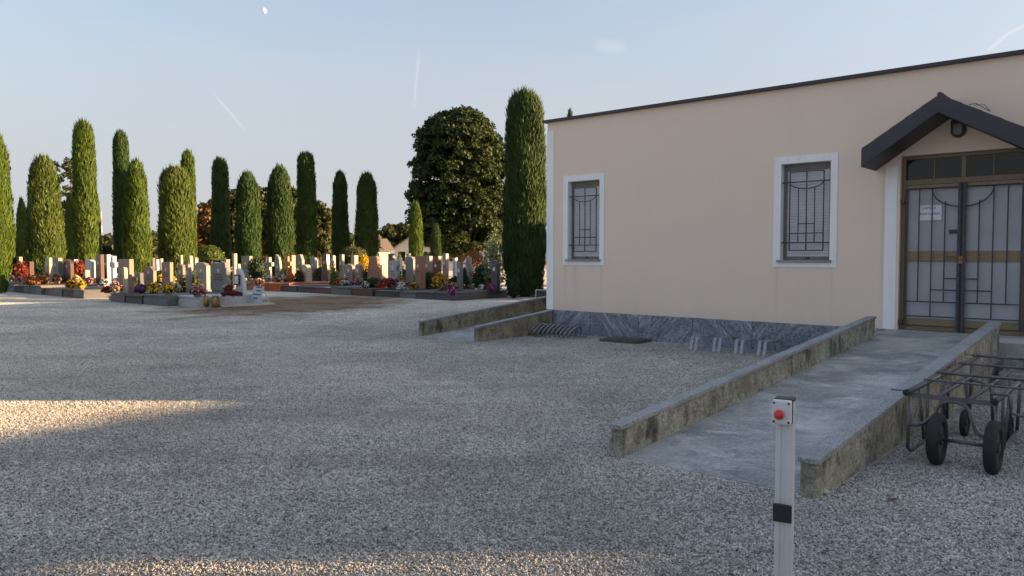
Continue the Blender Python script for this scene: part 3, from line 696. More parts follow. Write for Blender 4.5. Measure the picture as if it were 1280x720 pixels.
for sx in (-.031,.031):
    for z in (.011,.094):
        q = MB().lathe([(0,0),(.005,0),(.005,.003),(0,.003)], 10).build('screw', 'black', bx); q.location = (sx,-.0755,z); q.rotation_euler = (math.pi/2,0,0)
MB().box(-.041,.039,-.052,-.037,.420,.500).build('black_block', 'black', post, bevel=.004)

# ================================================================== coffin trolley
tr = empty('coffin_trolley', P(8.72,6.1), YAW, 'dark tubular steel coffin trolley on rubber tyres standing beside the ramp wall', 'trolley')
TZ = .545; LEN = 2.65
def T(u, v): return (u-8.72, 6.1-v)
xl, xr = -.285, .300
f_ = MB()
f_.tube([(xl,-.06,TZ),(xl,LEN,TZ)], .021, 10); f_.tube([(xr,-.06,TZ),(xr,LEN,TZ)], .021, 10); f_.build('side_rail', 'tube', tr, smooth=True)
for x in (xl, xr): MB().tube([(x,-.085,TZ),(x,-.05,TZ)], .025, 10).build('rail_cap', 'rubber', tr, smooth=True)
c_ = MB(); c_.box(xl,xr,.0,.008,TZ-.045,TZ-.008); c_.build('front_plate', 'tube', tr)
for y, z, a, b, r_ in ((.55,TZ+.024,xl-.02,xr+.14,.009),(1.05,TZ+.026,xl-.03,xr+.05,.014),(LEN-.05,TZ+.024,xl-.03,xr+.05,.014),(1.85,TZ+.024,xl-.02,xr+.03,.012)):
    MB().tube([(a,y,z),(b,y,z)], r_, 8).build('cross_bar', 'tube', tr, smooth=True)
MB().tube([(xl-.12,-.03,TZ+.005),(xl+.02,-.03,TZ+.010)], .006, 6).build('pin', 'tube', tr); MB().tube([(xl-.08,LEN-.12,TZ+.035),(xl+.05,LEN-.12,TZ+.035)], .006, 6).build('pin', 'tube', tr)
for x in (-.085,.125): MB().tube([(x,.02,TZ-.02),(x,LEN-.05,TZ-.01)], .015, 8).build('bearer', 'tube', tr, smooth=True)
for x, s in ((xl,1),(xr,-1)):
    lg_ = MB(); lg_.tube([(x,.02,TZ),(x,.0,.10),(x+s*.012,.03,.075),(x+s*.02,.16,.075)], .0135, 8); lg_.build('leg', 'tube', tr, smooth=True)
    lg_ = MB(); lg_.tube([(x+s*.02,.16,.075),(x+s*.02,1.15,.12)], .0125, 8); lg_.tube([(x,.30,TZ),(x+s*.02,.42,.09)], .0125, 8); lg_.tube([(x,.62,TZ),(x+s*.02,.50,.10)], .0125, 8); lg_.build('brace', 'tube', tr, smooth=True)
    lg_ = MB(); lg_.tube([(x,1.12,TZ),(x+s*.02,1.15,.12)], .0135, 8); lg_.build('leg', 'tube', tr, smooth=True)
    lg_ = MB(); lg_.tube([(x,LEN-.25,TZ),(x,LEN-.30,.05)], .0135, 8); lg_.build('leg', 'tube', tr, smooth=True)
wv = MB(); m_ = (xl+xr)/2
pts = [(xl,.0,.285),(xl+.06,.0,.287),(xl+.11,.0,.31)] + [(m_-.10+.10*(1-math.cos(t)), .0, .40+.10*math.sin(t)) for t in np.linspace(0,math.pi/2,6)] + [(m_+.03+.10*math.sin(t), .0, .40+.10*math.cos(t)) for t in np.linspace(.1,math.pi/2,6)] + [(xr-.12,.0,.285),(xr-.06,.0,.255),(xr,.0,.252)]
wv.tube(pts, .0135, 8).build('curved_brace', 'tube', tr, smooth=True)
rv = MB(); rv.tube([(x*.9, 1.20+.0*x, z) for x, z in [(xl,.14),(xl,.42)]+arc(m_-.09,.42,.17,.09,math.pi,0,8)+[(m_+.10,.14)]], .0125, 8).build('curved_brace', 'tube', tr, smooth=True)
def wheel(parent, x, y, r, w, name='wheel'):
    o_ = empty(name, (x,y,r)); o_.parent = parent
    prof = [(r*.62,-w*.30),(r*.70,-w*.46),(r*.86,-w*.5),(r*.955,-w*.36),(r,-w*.14),(r,w*.14),(r*.955,w*.36),(r*.86,w*.5),(r*.70,w*.46),(r*.62,w*.30)]
    ty = MB(); n = 28; vs_ = []; fs_ = []; m = len(prof)
    for j in range(n):
        an = 2*math.pi*j/n
        for q, (a, z) in enumerate(prof):
            a2 = a*(1.012 if (q in (3,4,5,6) and j % 2) else 1); vs_.append((z, a2*math.cos(an), a2*math.sin(an)))
    for j in range(n):
        for q in range(m): fs_.append((j*m+q, j*m+(q+1)%m, ((j+1)%n)*m+(q+1)%m, ((j+1)%n)*m+q))
    ty.add(vs_, fs_); ty.build('tyre', 'rubber', o_, smooth=True)
    h = MB(); h.lathe([(0,-w*.10),(r*.62,-w*.26),(r*.62,w*.26),(0,w*.10)], 20); h.lathe([(r*.2,-w*.48),(r*.2,w*.48)], 14)
    h2 = h.build('rim', 'hub', o_, smooth=False); h2.rotation_euler = (0, math.pi/2, 0)
    return o_
wheel(tr, -.085, .02, .198, .085); wheel(tr, .335-.045, -.02+.02, .198, .085)
MB().tube([(-.085,.02,.198),(.30,.02,.198)], .014, 8).build('axle', 'tube', tr, smooth=True)
for x in (-.12,.21):
    wheel(tr, x, 1.22, .118, .05, 'castor'); MB().tube([(x,1.22,.118),(x+.02,1.20,.30),(x,1.18,TZ)], .013, 8).build('castor_fork', 'tube', tr, smooth=True)
# second trolley, cut by the picture's right edge
tr2 = copy_tree(tr); place(tr2, P(9.62,5.35), YAW); tr2['label'] = 'second dark steel trolley at the right edge, partly hidden behind the first one'
for o in (tr, tr2): o['group'] = 'coffin trolleys beside the ramp'
MB().tube([(.24,.12,TZ+.03),(.36,.12,TZ+.03),(.37,.12,TZ-.02),(.38,.12,TZ-.10),(.44,.12,TZ-.115),(.62,.12,TZ-.115)], .011, 8).build('pull_handle', 'tube', tr, smooth=True)

# small things on the gravel
def leaf_on_ground(x, y, s, rz, m, label):
    o = MB().add([(-s,0,.012),(-s*.3,-s*.5,.02),(s*.5,-s*.42,.013),(s,0,.02),(s*.4,s*.5,.012),(-s*.4,s*.45,.022),(0,0,.008)], [(0,1,6),(1,2,6),(2,3,6),(3,4,6),(4,5,6),(5,0,6)]).build('dry_leaf', m)
    return tag(place(o, (x,y,.006), rz), label, 'leaf')
leaf_on_ground(2.47,4.93,.040,.4,'dry_leaf','small reddish dry leaf on the gravel in front of the ramp wall')
leaf_on_ground(-.74,4.40,.030,1.2,'bark','small brown dry leaf lying on the open gravel in the foreground')
ws = MB().lathe([(0,-.018),(.022,-.012),(.030,.0),(.020,.014),(0,.018)], 9).build('white_stone', 'marble_white', smooth=True); tag(place(ws, (2.10,5.10,.018)), 'single white pebble beside the end of the right ramp wall', 'stone')

# ================================================================== vegetation builders
def quads_at(pos, dirs, wid, L, W, tip=True):
    """diamond blades: pos centre, dirs long axis, wid width axis"""
    L = L[:,None]; W = W[:,None]
    v = np.stack([pos - dirs*L*.5, pos + wid*W*.5, pos + dirs*L*.5, pos - wid*W*.5], 1).reshape(-1, 3)
    return v, np.arange(len(v)).reshape(-1, 4)
def unit(a): return a/np.maximum(np.linalg.norm(a, axis=1, keepdims=True), 1e-9)
def lump(az, t, ph, k1=3, k2=5):
    return .35*np.sin(az*9+t*31+ph*3)*np.sin(t*57+az*4+ph) + .55*np.sin(az*k1+ph+t*7) + .45*np.sin(az*k2-ph*1.7+t*13) + .4*np.sin(t*23+az*2+ph)
def revolve_core(prof, n, rs, ph, amp, z0, z1, m=14):
    ts = np.linspace(0, 1, m); az = np.linspace(0, 2*np.pi, n, endpoint=False)
    T_, A_ = np.meshgrid(ts, az, indexing='ij'); r = np.maximum(prof(T_), .0)*rs*(1+amp*lump(A_, T_, ph))
    v = np.stack([r*np.cos(A_), r*np.sin(A_), z0+(z1-z0)*T_], -1).reshape(-1, 3); q = []
    for i in range(m-1):
        for j in range(n): q.append((i*n+j, i*n+(j+1)%n, (i+1)*n+(j+1)%n, (i+1)*n+j))
    return v, np.array(q)
def join_q(parts):
    vs_, qs = [], []; b = 0
    for v, q in parts: vs_.append(v); qs.append(q+b); b += len(v)
    return np.concatenate(vs_), np.concatenate(qs)
def trunk_mesh(name, h, r0, r1, parent, limbs=(), lean=(0,0)):
    mb = MB(); pts = [(lean[0]*t + .06*r0*math.sin(9*t), lean[1]*t, h*t - .1*(t == 0)) for t in np.linspace(0,1,6)]
    mb.tube(pts, [r0*(1.25 if i == 0 else 1)+(r1-r0)*i/5 for i in range(6)], 9)
    for a, b, r in limbs: 
        mid = (Vector(a)+Vector(b))/2 + Vector((0,0,-.06*(Vector(b)-Vector(a)).length)); mb.tube([a, mid, b], [r, r*.7, r*.3], 6)
    return mb.build(name, 'bark', parent, smooth=True)
def cyp_prof(taper, tipw, belly):
    def f(t):
        t = np.asarray(t)
        low = .80 + .20*np.clip(t/.22, 0, 1)**.8
        up = (1-(1-np.clip((1-t)/tipw, 0, 1))**2)**.5
        tp = 1 - taper*np.clip((t-belly)/(1-belly), 0, 1)
        return low*up*tp
    return f
def cypress(x, y, h, r, label, n=6500, m='cyp', taper=.35, tipw=.16, belly=.35, base=.25, blade=(.34,.065), group='cypress trees in the cemetery', amp=.06):
    t_ = empty('cypress_tree', (x,y,0), 0, label, 'cypress', group)
    trunk_mesh('trunk', h*.5, .10+r*.10, .04, t_)
    prof = cyp_prof(taper, tipw, belly); ph = rng.random()*9
    tt = rng.random(n*3); pr = prof(tt); keep = rng.random(n*3) < pr/pr.max(); tt = tt[keep][:n]; az = rng.random(len(tt))*2*np.pi
    dep = 1 - .26*rng.random(len(tt))**1.4 + np.where(rng.random(len(tt)) < .025, .08*rng.random(len(tt)), 0)
    rad = prof(tt)*r*(1+amp*lump(az, tt, ph))*dep*(1+.05*rng.standard_normal(len(tt)))
    z = base + (h-base)*tt
    out = np.stack([np.cos(az), np.sin(az), np.zeros_like(az)], 1); pos = out*rad[:,None]; pos[:,2] = z
    top = np.clip((tt-.9)/.1, 0, 1)[:,None]
    d = unit(np.array([0,0,1.0])[None] + out*(.30*(1-top)+.0) + rng.standard_normal((len(tt),3))*.20)
    tang = np.stack([-np.sin(az), np.cos(az), np.zeros_like(az)], 1)
    w = unit(tang + out*rng.standard_normal((len(tt),1))*.55); w = unit(w - d*np.sum(w*d,1,keepdims=True))
    tipf = np.where((tt > .93) & (rng.random(len(tt)) < .25), 1.0, 0.0); z = z + tipf*.18*rng.random(len(tt)); pos[:,2] = z
    L = blade[0]*(.55+1.0*rng.random(len(tt)))*(1+.5*tipf); W = blade[1]*(.7+.7*rng.random(len(tt)))
    core = revolve_core(lambda q: prof(np.minimum(q,.985)), 18, r*.80, ph, amp, base, h*.97, 18)
    npmesh('crown', *join_q([quads_at(pos, d, w, L, W), core]), m, t_)
    return t_
def leaf_cloud(centers, radii, per, size, shell=.55, up=.35):
    c = np.repeat(centers, per, 0); rr2 = np.repeat(radii, per); n = len(c)
    d = unit(rng.standard_normal((n,3))); d[:,2] = np.where(d[:,2] < -.35, -d[:,2]*.6, d[:,2])
    p = c + d*(rr2*(shell+(1-shell)*rng.random(n)))[:,None]*np.array([1,1,.8])
    ax = unit(np.cross(d, rng.standard_normal((n,3)))); nn = unit(d + rng.standard_normal((n,3))*.7 + np.array([0,0,up])); ax = unit(ax - nn*np.sum(ax*nn,1,keepdims=True)); w = np.cross(nn, ax)
    s = size*(.6+.8*rng.random(n))
    return quads_at(p, ax, w, s*1.25, s*.85)
def broad_tree(x, y, h, rx, crown_lo, label, m='leaf', nclump=160, per=110, leaf=.24, name='broadleaf_tree', cat='tree', group=None, cr=.16, trunk_r=.16, power=2.2, boxy=.0, fill=.55, flat=1.0):
    t_ = empty(name, (x,y,0), 0, label, cat, group)
    cz = (h+crown_lo)/2; rz = (h-crown_lo)/2
    u_ = unit(rng.standard_normal((nclump,3))); q = (fill+(1-fill)*rng.random(nclump))**.7
    u_ = np.sign(u_)*np.abs(u_)**(1-boxy); 
    if boxy: u_ /= np.maximum(np.linalg.norm(u_, axis=1, keepdims=True), 1.0)**.6
    if flat != 1.0:
        zz_ = 2*rng.random(nclump)-1; fi_ = rng.random(nclump)*2*np.pi; pf = (1-np.abs(zz_)**np.where(zz_ < 0, 4.5, 2.4))**.5; q = .35+.65*rng.random(nclump)**.45; q = np.maximum(q, np.abs(zz_)**3)
        u_ = np.stack([pf*np.cos(fi_), pf*np.sin(fi_), zz_/q], 1)
    c = u_*q[:,None]*np.array([rx,rx,rz])*(1-cr*.8); c[:,2] += cz
    rad = rx*cr*(.7+.8*rng.random(nclump))
    limbs = [((0,0,crown_lo*.8), tuple(c[i]*np.array([.8,.8,1])), trunk_r*.5) for i in range(0, nclump, max(1, nclump//14))]
    trunk_mesh('trunk', max(crown_lo*1.2, h*.55), trunk_r, trunk_r*.4, t_, limbs)
    npmesh('crown', *leaf_cloud(c, rad, per, leaf), m, t_)
    return t_
def shrub(x, y, z, w, h, label, m='leaf_shrub', shape='ball', leaf=.06, n=900, name='shrub', cat='shrub', group=None, stem=True):
    t_ = empty(name, (x,y,z), 0, label, cat, group)
    u_ = unit(rng.standard_normal((n,3))); zz_ = rng.random(n); az = rng.random(n)*2*np.pi
    jit = (1 - .3*rng.random(n)**1.5)*(1+.10*np.sin(az*3+zz_*5+rng.random()*6))
    if shape == 'cone':
        r = (1-zz_**1.15)*w/2; keep = rng.random(n) < (1.08-zz_); 
        p = np.stack([r*jit*np.cos(az), r*jit*np.sin(az), .04*h + zz_*h*.96], 1)[keep]; out = unit(np.stack([np.cos(az),np.sin(az),np.full(n,.35)],1))[keep]
        core = revolve_core(lambda q: 1-q**1.15, 10, w*.42, 1, 0, .03*h, h*.95, 8)
    elif shape == 'column':
        r = np.clip((1-zz_)/.25,0,1)**.6*w/2
        p = np.stack([r*jit*np.cos(az), r*jit*np.sin(az), zz_*h], 1); out = unit(np.stack([np.cos(az),np.sin(az),np.full(n,.8)],1))
        core = revolve_core(lambda q: np.clip((1-q)/.25,0,1)**.6, 10, w*.40, 1, 0, 0, h*.95, 8)
    else:
        lo = {'ball':0., 'dome':.45, 'bush':0.}[shape]
        uz = np.abs(u_[:,2]) if shape == 'dome' else u_[:,2]
        p = np.stack([u_[:,0]*w/2*jit, u_[:,1]*w/2*jit, (h*.5+uz*h*.5*jit) if shape != 'dome' else h*(.66+.34*uz*jit)], 1); out = u_
        if shape == 'bush': p += rng.standard_normal(p.shape)*w*.06
        if shape == 'dome': core = revolve_core(lambda q: np.sqrt(np.clip(1-q**2,0,1)), 12, w*.42, 1, 0, h*.66, h*.97, 7)
        else: core = revolve_core(lambda q: np.sqrt(np.clip(1-(2*q-1)**2,0,1)), 12, w*.40, 1, .05, h*.08, h*.90, 9)
    k_ = len(p); nn = unit(out + rng.standard_normal((k_,3))*.6); ax = unit(np.cross(nn, rng.standard_normal((k_,3)))); s = leaf*(.6+.8*rng.random(k_))
    npmesh('foliage', *join_q([quads_at(p, ax, np.cross(nn, ax), s*1.4, s), core] if shape != 'bush' else [quads_at(p, ax, np.cross(nn, ax), s*1.4, s)]), m, t_)
    if stem:
        mb = MB()
        if shape == 'bush':
            for i in range(6):
                a = i*1.05+.3; mb.tube([(0,0,-.02),(w*.2*math.cos(a),w*.2*math.sin(a),h*.45),(w*.32*math.cos(a),w*.32*math.sin(a),h*.78)], [.02,.014,.006], 5)
        else: mb.tube([(0,0,-.02),(.01,0,h*.5),(0,0,h*.8)], [max(.02,w*.035)]*3, 6)
        mb.build('stem', 'bark', t_)
    return t_
def flowers(x, y, z, w, h, colour, label, pot='terracotta', kind='bouquet', cat='flowers', group=None, green=.55, n=None, second=None):
    t_ = empty('flower_pot' if pot else 'flower_bed', (x,y,z), rng.random()*6, label, cat, group)
    ph_ = 0.
    if pot:
        ph_ = min(.20, h*.34); pr = min(w*.32, .15)
        pm = MB(); pm.lathe([(pr*.70,0),(pr*.95,ph_*.9),(pr*1.08,ph_*.9),(pr*1.08,ph_),(pr*.9,ph_),(pr*.86,ph_*.85),(0,ph_*.85)], 12); pm.build('pot', pot, t_, smooth=False)
    n = n or int(220+700*w*h); hh = h-ph_*.8; z0 = ph_*.8
    u_ = unit(rng.standard_normal((n,3))); u_[:,2] = np.abs(u_[:,2])
    q = .5+.5*rng.random(n)**.6
    p = u_*q[:,None]*np.array([w/2,w/2,hh]) ; p[:,2] = p[:,2]*.95 + z0
    nb_ = int(n*(1-green)); bl = rng.permutation(n)
    i_b = bl[:nb_]; i_g = bl[nb_:]
    def cloud(pp, s, outm):
        k_ = len(pp); nn = unit(unit(pp-np.array([0,0,z0]))+rng.standard_normal((k_,3))*outm); ax = unit(np.cross(nn, rng.standard_normal((k_,3)))); ss = s*(.7+.6*rng.random(k_)); return quads_at(pp, ax, np.cross(nn, ax), ss*1.15, ss*1.15)
    pg = p[i_g]*np.array([.92,.92,.85])+np.array([0,0,z0*.12])
    npmesh('leaves', *cloud(pg, .085, .8), 'leaf_shrub' if green > .4 else 'leaf_bright', t_)
    pbm = p[i_b]; 
    if second:
        hb = len(pbm)//2; npmesh('blooms', *cloud(pbm[:hb], .075, .5), 'pet_'+colour, t_); npmesh('blooms', *cloud(pbm[hb:], .075, .5), 'pet_'+second, t_)
    else: npmesh('blooms', *cloud(pbm, .075, .5), 'pet_'+colour, t_)
    return t_

# ================================================================== graves
KERB = {'brown': 'kerb_brown', 'grey': 'kerb_grey', 'pink': 'kerb_grey'}
def stone_poly(kind, w, h):
    a = -w/2; b = w/2
    if kind == 'rect': return [(a,0),(b,0),(b,h),(a,h)]
    if kind == 'slant': return [(a,0),(b,0),(b,h*.88),(b-w*.25,h*.97),(a+w*.2,h),(a,h*.97)]
    if kind == 'slantr': return [(a,0),(b,0),(b,h*.80),(b-w*.35,h),(a,h)]
    if kind == 'round': return [(a,0),(b,0)] + arc(0,h-w*.32,w/2,w*.32,0,math.pi,10)
    if kind == 'shoulder': return [(a,0),(b,0),(b,h*.78)] + [(b-w*.12,h*.86),(w*.2,h*.88)] + [(w*.2,h),(-w*.2,h)] + [(-w*.2,h*.9),(a+w*.1,h*.9),(a,h*.82)]
    if kind == 'pointed': return [(a,0),(b,0),(b,h*.55),(b-w*.10,h*.75),(b-w*.28,h*.90),(a+w*.18,h),(a,h*.97)]
    if kind == 'sail': return [(a,0),(b,0),(b-w*.04,h*.3),(b-w*.14,h*.58),(b-w*.32,h*.82),(a+w*.30,h),(a+w*.14,h*.97),(a+w*.08,h*.6)]
    if kind == 'trap': return [(a,0),(b,0),(b-w*.2,h*.96),(b-w*.3,h),(a+w*.3,h),(a+w*.2,h*.96)]
    if kind == 'wavy': return [(a,0),(b,0),(b-.02,h*.2),(b+.03,h*.42),(b-.05,h*.62),(b+.02,h*.82),(b-.01,h*.97),(w*.1,h),(a+.03,h*.98),(a-.02,h*.80),(a+.05,h*.6),(a-.03,h*.4),(a+.02,h*.2)]
    if kind == 'rough': return [(a,0),(b,0),(b+.02,h*.3),(b-.03,h*.5),(b+.02,h*.76),(b-.06,h*.80),(b-.09,h*.97),(w*.1,h),(w*.02,h*.96),(a+.1,h*.985),(a+.02,h*.9),(a-.02,h*.5)]
    if kind == 'cross': return [(-w*.16,0),(w*.16,0),(w*.14,h*.58),(w/2,h*.60),(w/2,h*.78),(w*.14,h*.78),(w*.14,h),(-w*.14,h),(-w*.14,h*.78),(a,h*.78),(a,h*.60),(-w*.14,h*.58)]
    if kind == 'arch': return [(a,0),(b,0)] + arc(0,h*.72,w/2,h*.28,0,math.pi,12)
    if kind == 'step': return [(a,0),(b,0),(b,h*.86),(w*.12,h*.90),(w*.12,h),(a,h)]
    return [(a,0),(b,0),(b,h),(a,h)]
def grave(u, v, w, h, t, kind, m, label, slab=None, photo=True, base=None, z0=0.0, group='graves'):
    """slab = (uL, uR, vfront, vback, height, material)"""
    g_ = empty('grave', P(u, v, 0), YAW, label, 'grave', group)
    zb = z0
    if slab:
        a, b, vf, vb, hs, sm = slab
        X0, X1, Y0, Y1 = a-u+.012, b-u-.012, v-vf, v-vb
        sm = KERB.get(sm, sm); k_ = MB(); k_.box(X0,X1,Y0,Y1,-.05,hs*.62); k_.build('kerb', sm, g_, bevel=.008)
        k_ = MB(); k_.box(X0-.0,X1+.0,Y0+.025,Y1-.02,hs*.625,hs-.045); k_.build('inner_block', sm, g_)
        k_ = MB(); k_.box(X0+.004,X1-.004,Y0-.018,Y1-.004,hs-.0445,hs); k_.build('cover_slab', sm, g_, bevel=.008)
        zb = hs + .001
    else:
        MB().box(-w/2-.09,w/2+.09,-.30,t+.08,-.05,max(z0,.16)).build('plinth', m, g_, bevel=.01); zb = max(z0,.16)
    hh = max(.25, h - zb)
    poly = stone_poly(kind, w, hh)
    if kind == 'cross':
        w = max(w, .55); poly = stone_poly(kind, w, hh); MB().box(-w*.30,w*.30,-.05,t+.06,0,.10).build('cross_base', m, g_, bevel=.008, loc=(0,0,zb))
        st = MB().prism(poly, .0, t).build('headstone', m, g_, bevel=.010, loc=(0,0,zb+.099))
    elif kind == 'arch':
        outer = arc(0,hh*.70,w/2,hh*.30,0,math.pi,12); inn = arc(0,hh*.66,w*.30,hh*.22,0,math.pi,12)
        mb = MB(); of = [(w/2,0)]+outer+[(-w/2,0)]; inf_ = [(w*.30,0)]+inn+[(-w*.30,0)]; n = len(of)
        vs_ = [(x,0,z) for x,z in of]+[(x,0,z) for x,z in inf_]+[(x,t,z) for x,z in of]+[(x,t,z) for x,z in inf_]; fs_ = []
        for i in range(n-1): fs_ += [(i,n+i,n+i+1,i+1),(2*n+i,2*n+i+1,3*n+i+1,3*n+i),(i,i+1,2*n+i+1,2*n+i),(n+i,3*n+i,3*n+i+1,n+i+1)]
        fs_ += [(0,2*n,3*n,n),(n-1,2*n-1,4*n-1,3*n-1)]; mb.add(vs_, fs_); st = mb.build('headstone', m, g_, loc=(0,0,zb))
        MB().box(-w*.29,w*.29,t*.7,t*.9,0,hh*.84).build('back_panel', m, g_, loc=(0,0,zb))
    else:
        st = MB().prism(poly, .0, t).build('headstone', m, g_, bevel=.012 if kind != 'rough' else .03, loc=(0,0,zb))
    if photo and kind not in ('cross','arch'):
        pz = hh*(.70 if kind not in ('sail','pointed') else .55); px = 0 if kind != 'sail' else -w*.12
        MB().prism([(px+x, z) for x, z in arc(0,pz,.055,.075,0,2*math.pi*.94,15)], -.014, .003).build('photograph', 'photo', st)
        mb = MB(); zz_ = pz-.16
        for i in range(3):
            ln = w*random.uniform(.20,.34); mb.box(px-ln,px+ln*.9,-.006,.002,zz_,zz_+.028); zz_ -= .085
        mb.build('lettering', 'inscr', st)
    return g_

FREE_SLABS = [
  ((-35.489999999999995, -34.459999999999994, 1.462, -1.62, 0.31, 'brown'), 'first from the left of the brown kerb slabs without headstone, left block of graves'),
  ((-33.339999999999996, -32.209999999999994, 1.486, -1.6600000000000001, 0.33, 'brown'), 'second from the left of the brown kerb slabs without headstone, left block of graves'),
  ((-28.839999999999996, -27.66, 1.462, -1.62, 0.31, 'brown'), 'third from the left of the brown kerb slabs without headstone, left block of graves'),
  ((-24.189999999999998, -23.16, 1.486, -1.6600000000000001, 0.33, 'darkgrey'), 'first from the left of the dark grey kerb slabs without headstone, left block of graves'),
  ((-23.139999999999997, -22.01, 1.462, -1.62, 0.31, 'brown'), 'fourth from the left of the brown kerb slabs without headstone, left block of graves'),
  ((-21.99, -20.96, 1.486, -1.6600000000000001, 0.33, 'darkgrey'), 'second from the left of the dark grey kerb slabs without headstone, left block of graves'),
  ((-28.089999999999996, -26.91, -6.689, -9.59, 0.29, 'darkgrey'), 'only dark grey kerb slab without headstone in front row of the right block of graves'),
  ((-26.889999999999997, -25.71, -6.7, -9.58, 0.28, 'brown'), 'only brown kerb slab without headstone in front row of the right block of graves'),
  ((-16.84, -15.46, -6.6450000000000005, -9.63, 0.33, 'grey'), 'first from the left of the light grey kerb slabs without headstone, right block of graves'),
  ((-12.590000000000002, -11.610000000000001, -6.7330000000000005, -9.55, 0.25, 'grey'), 'second from the left of the light grey kerb slabs without headstone, right block of graves'),
]
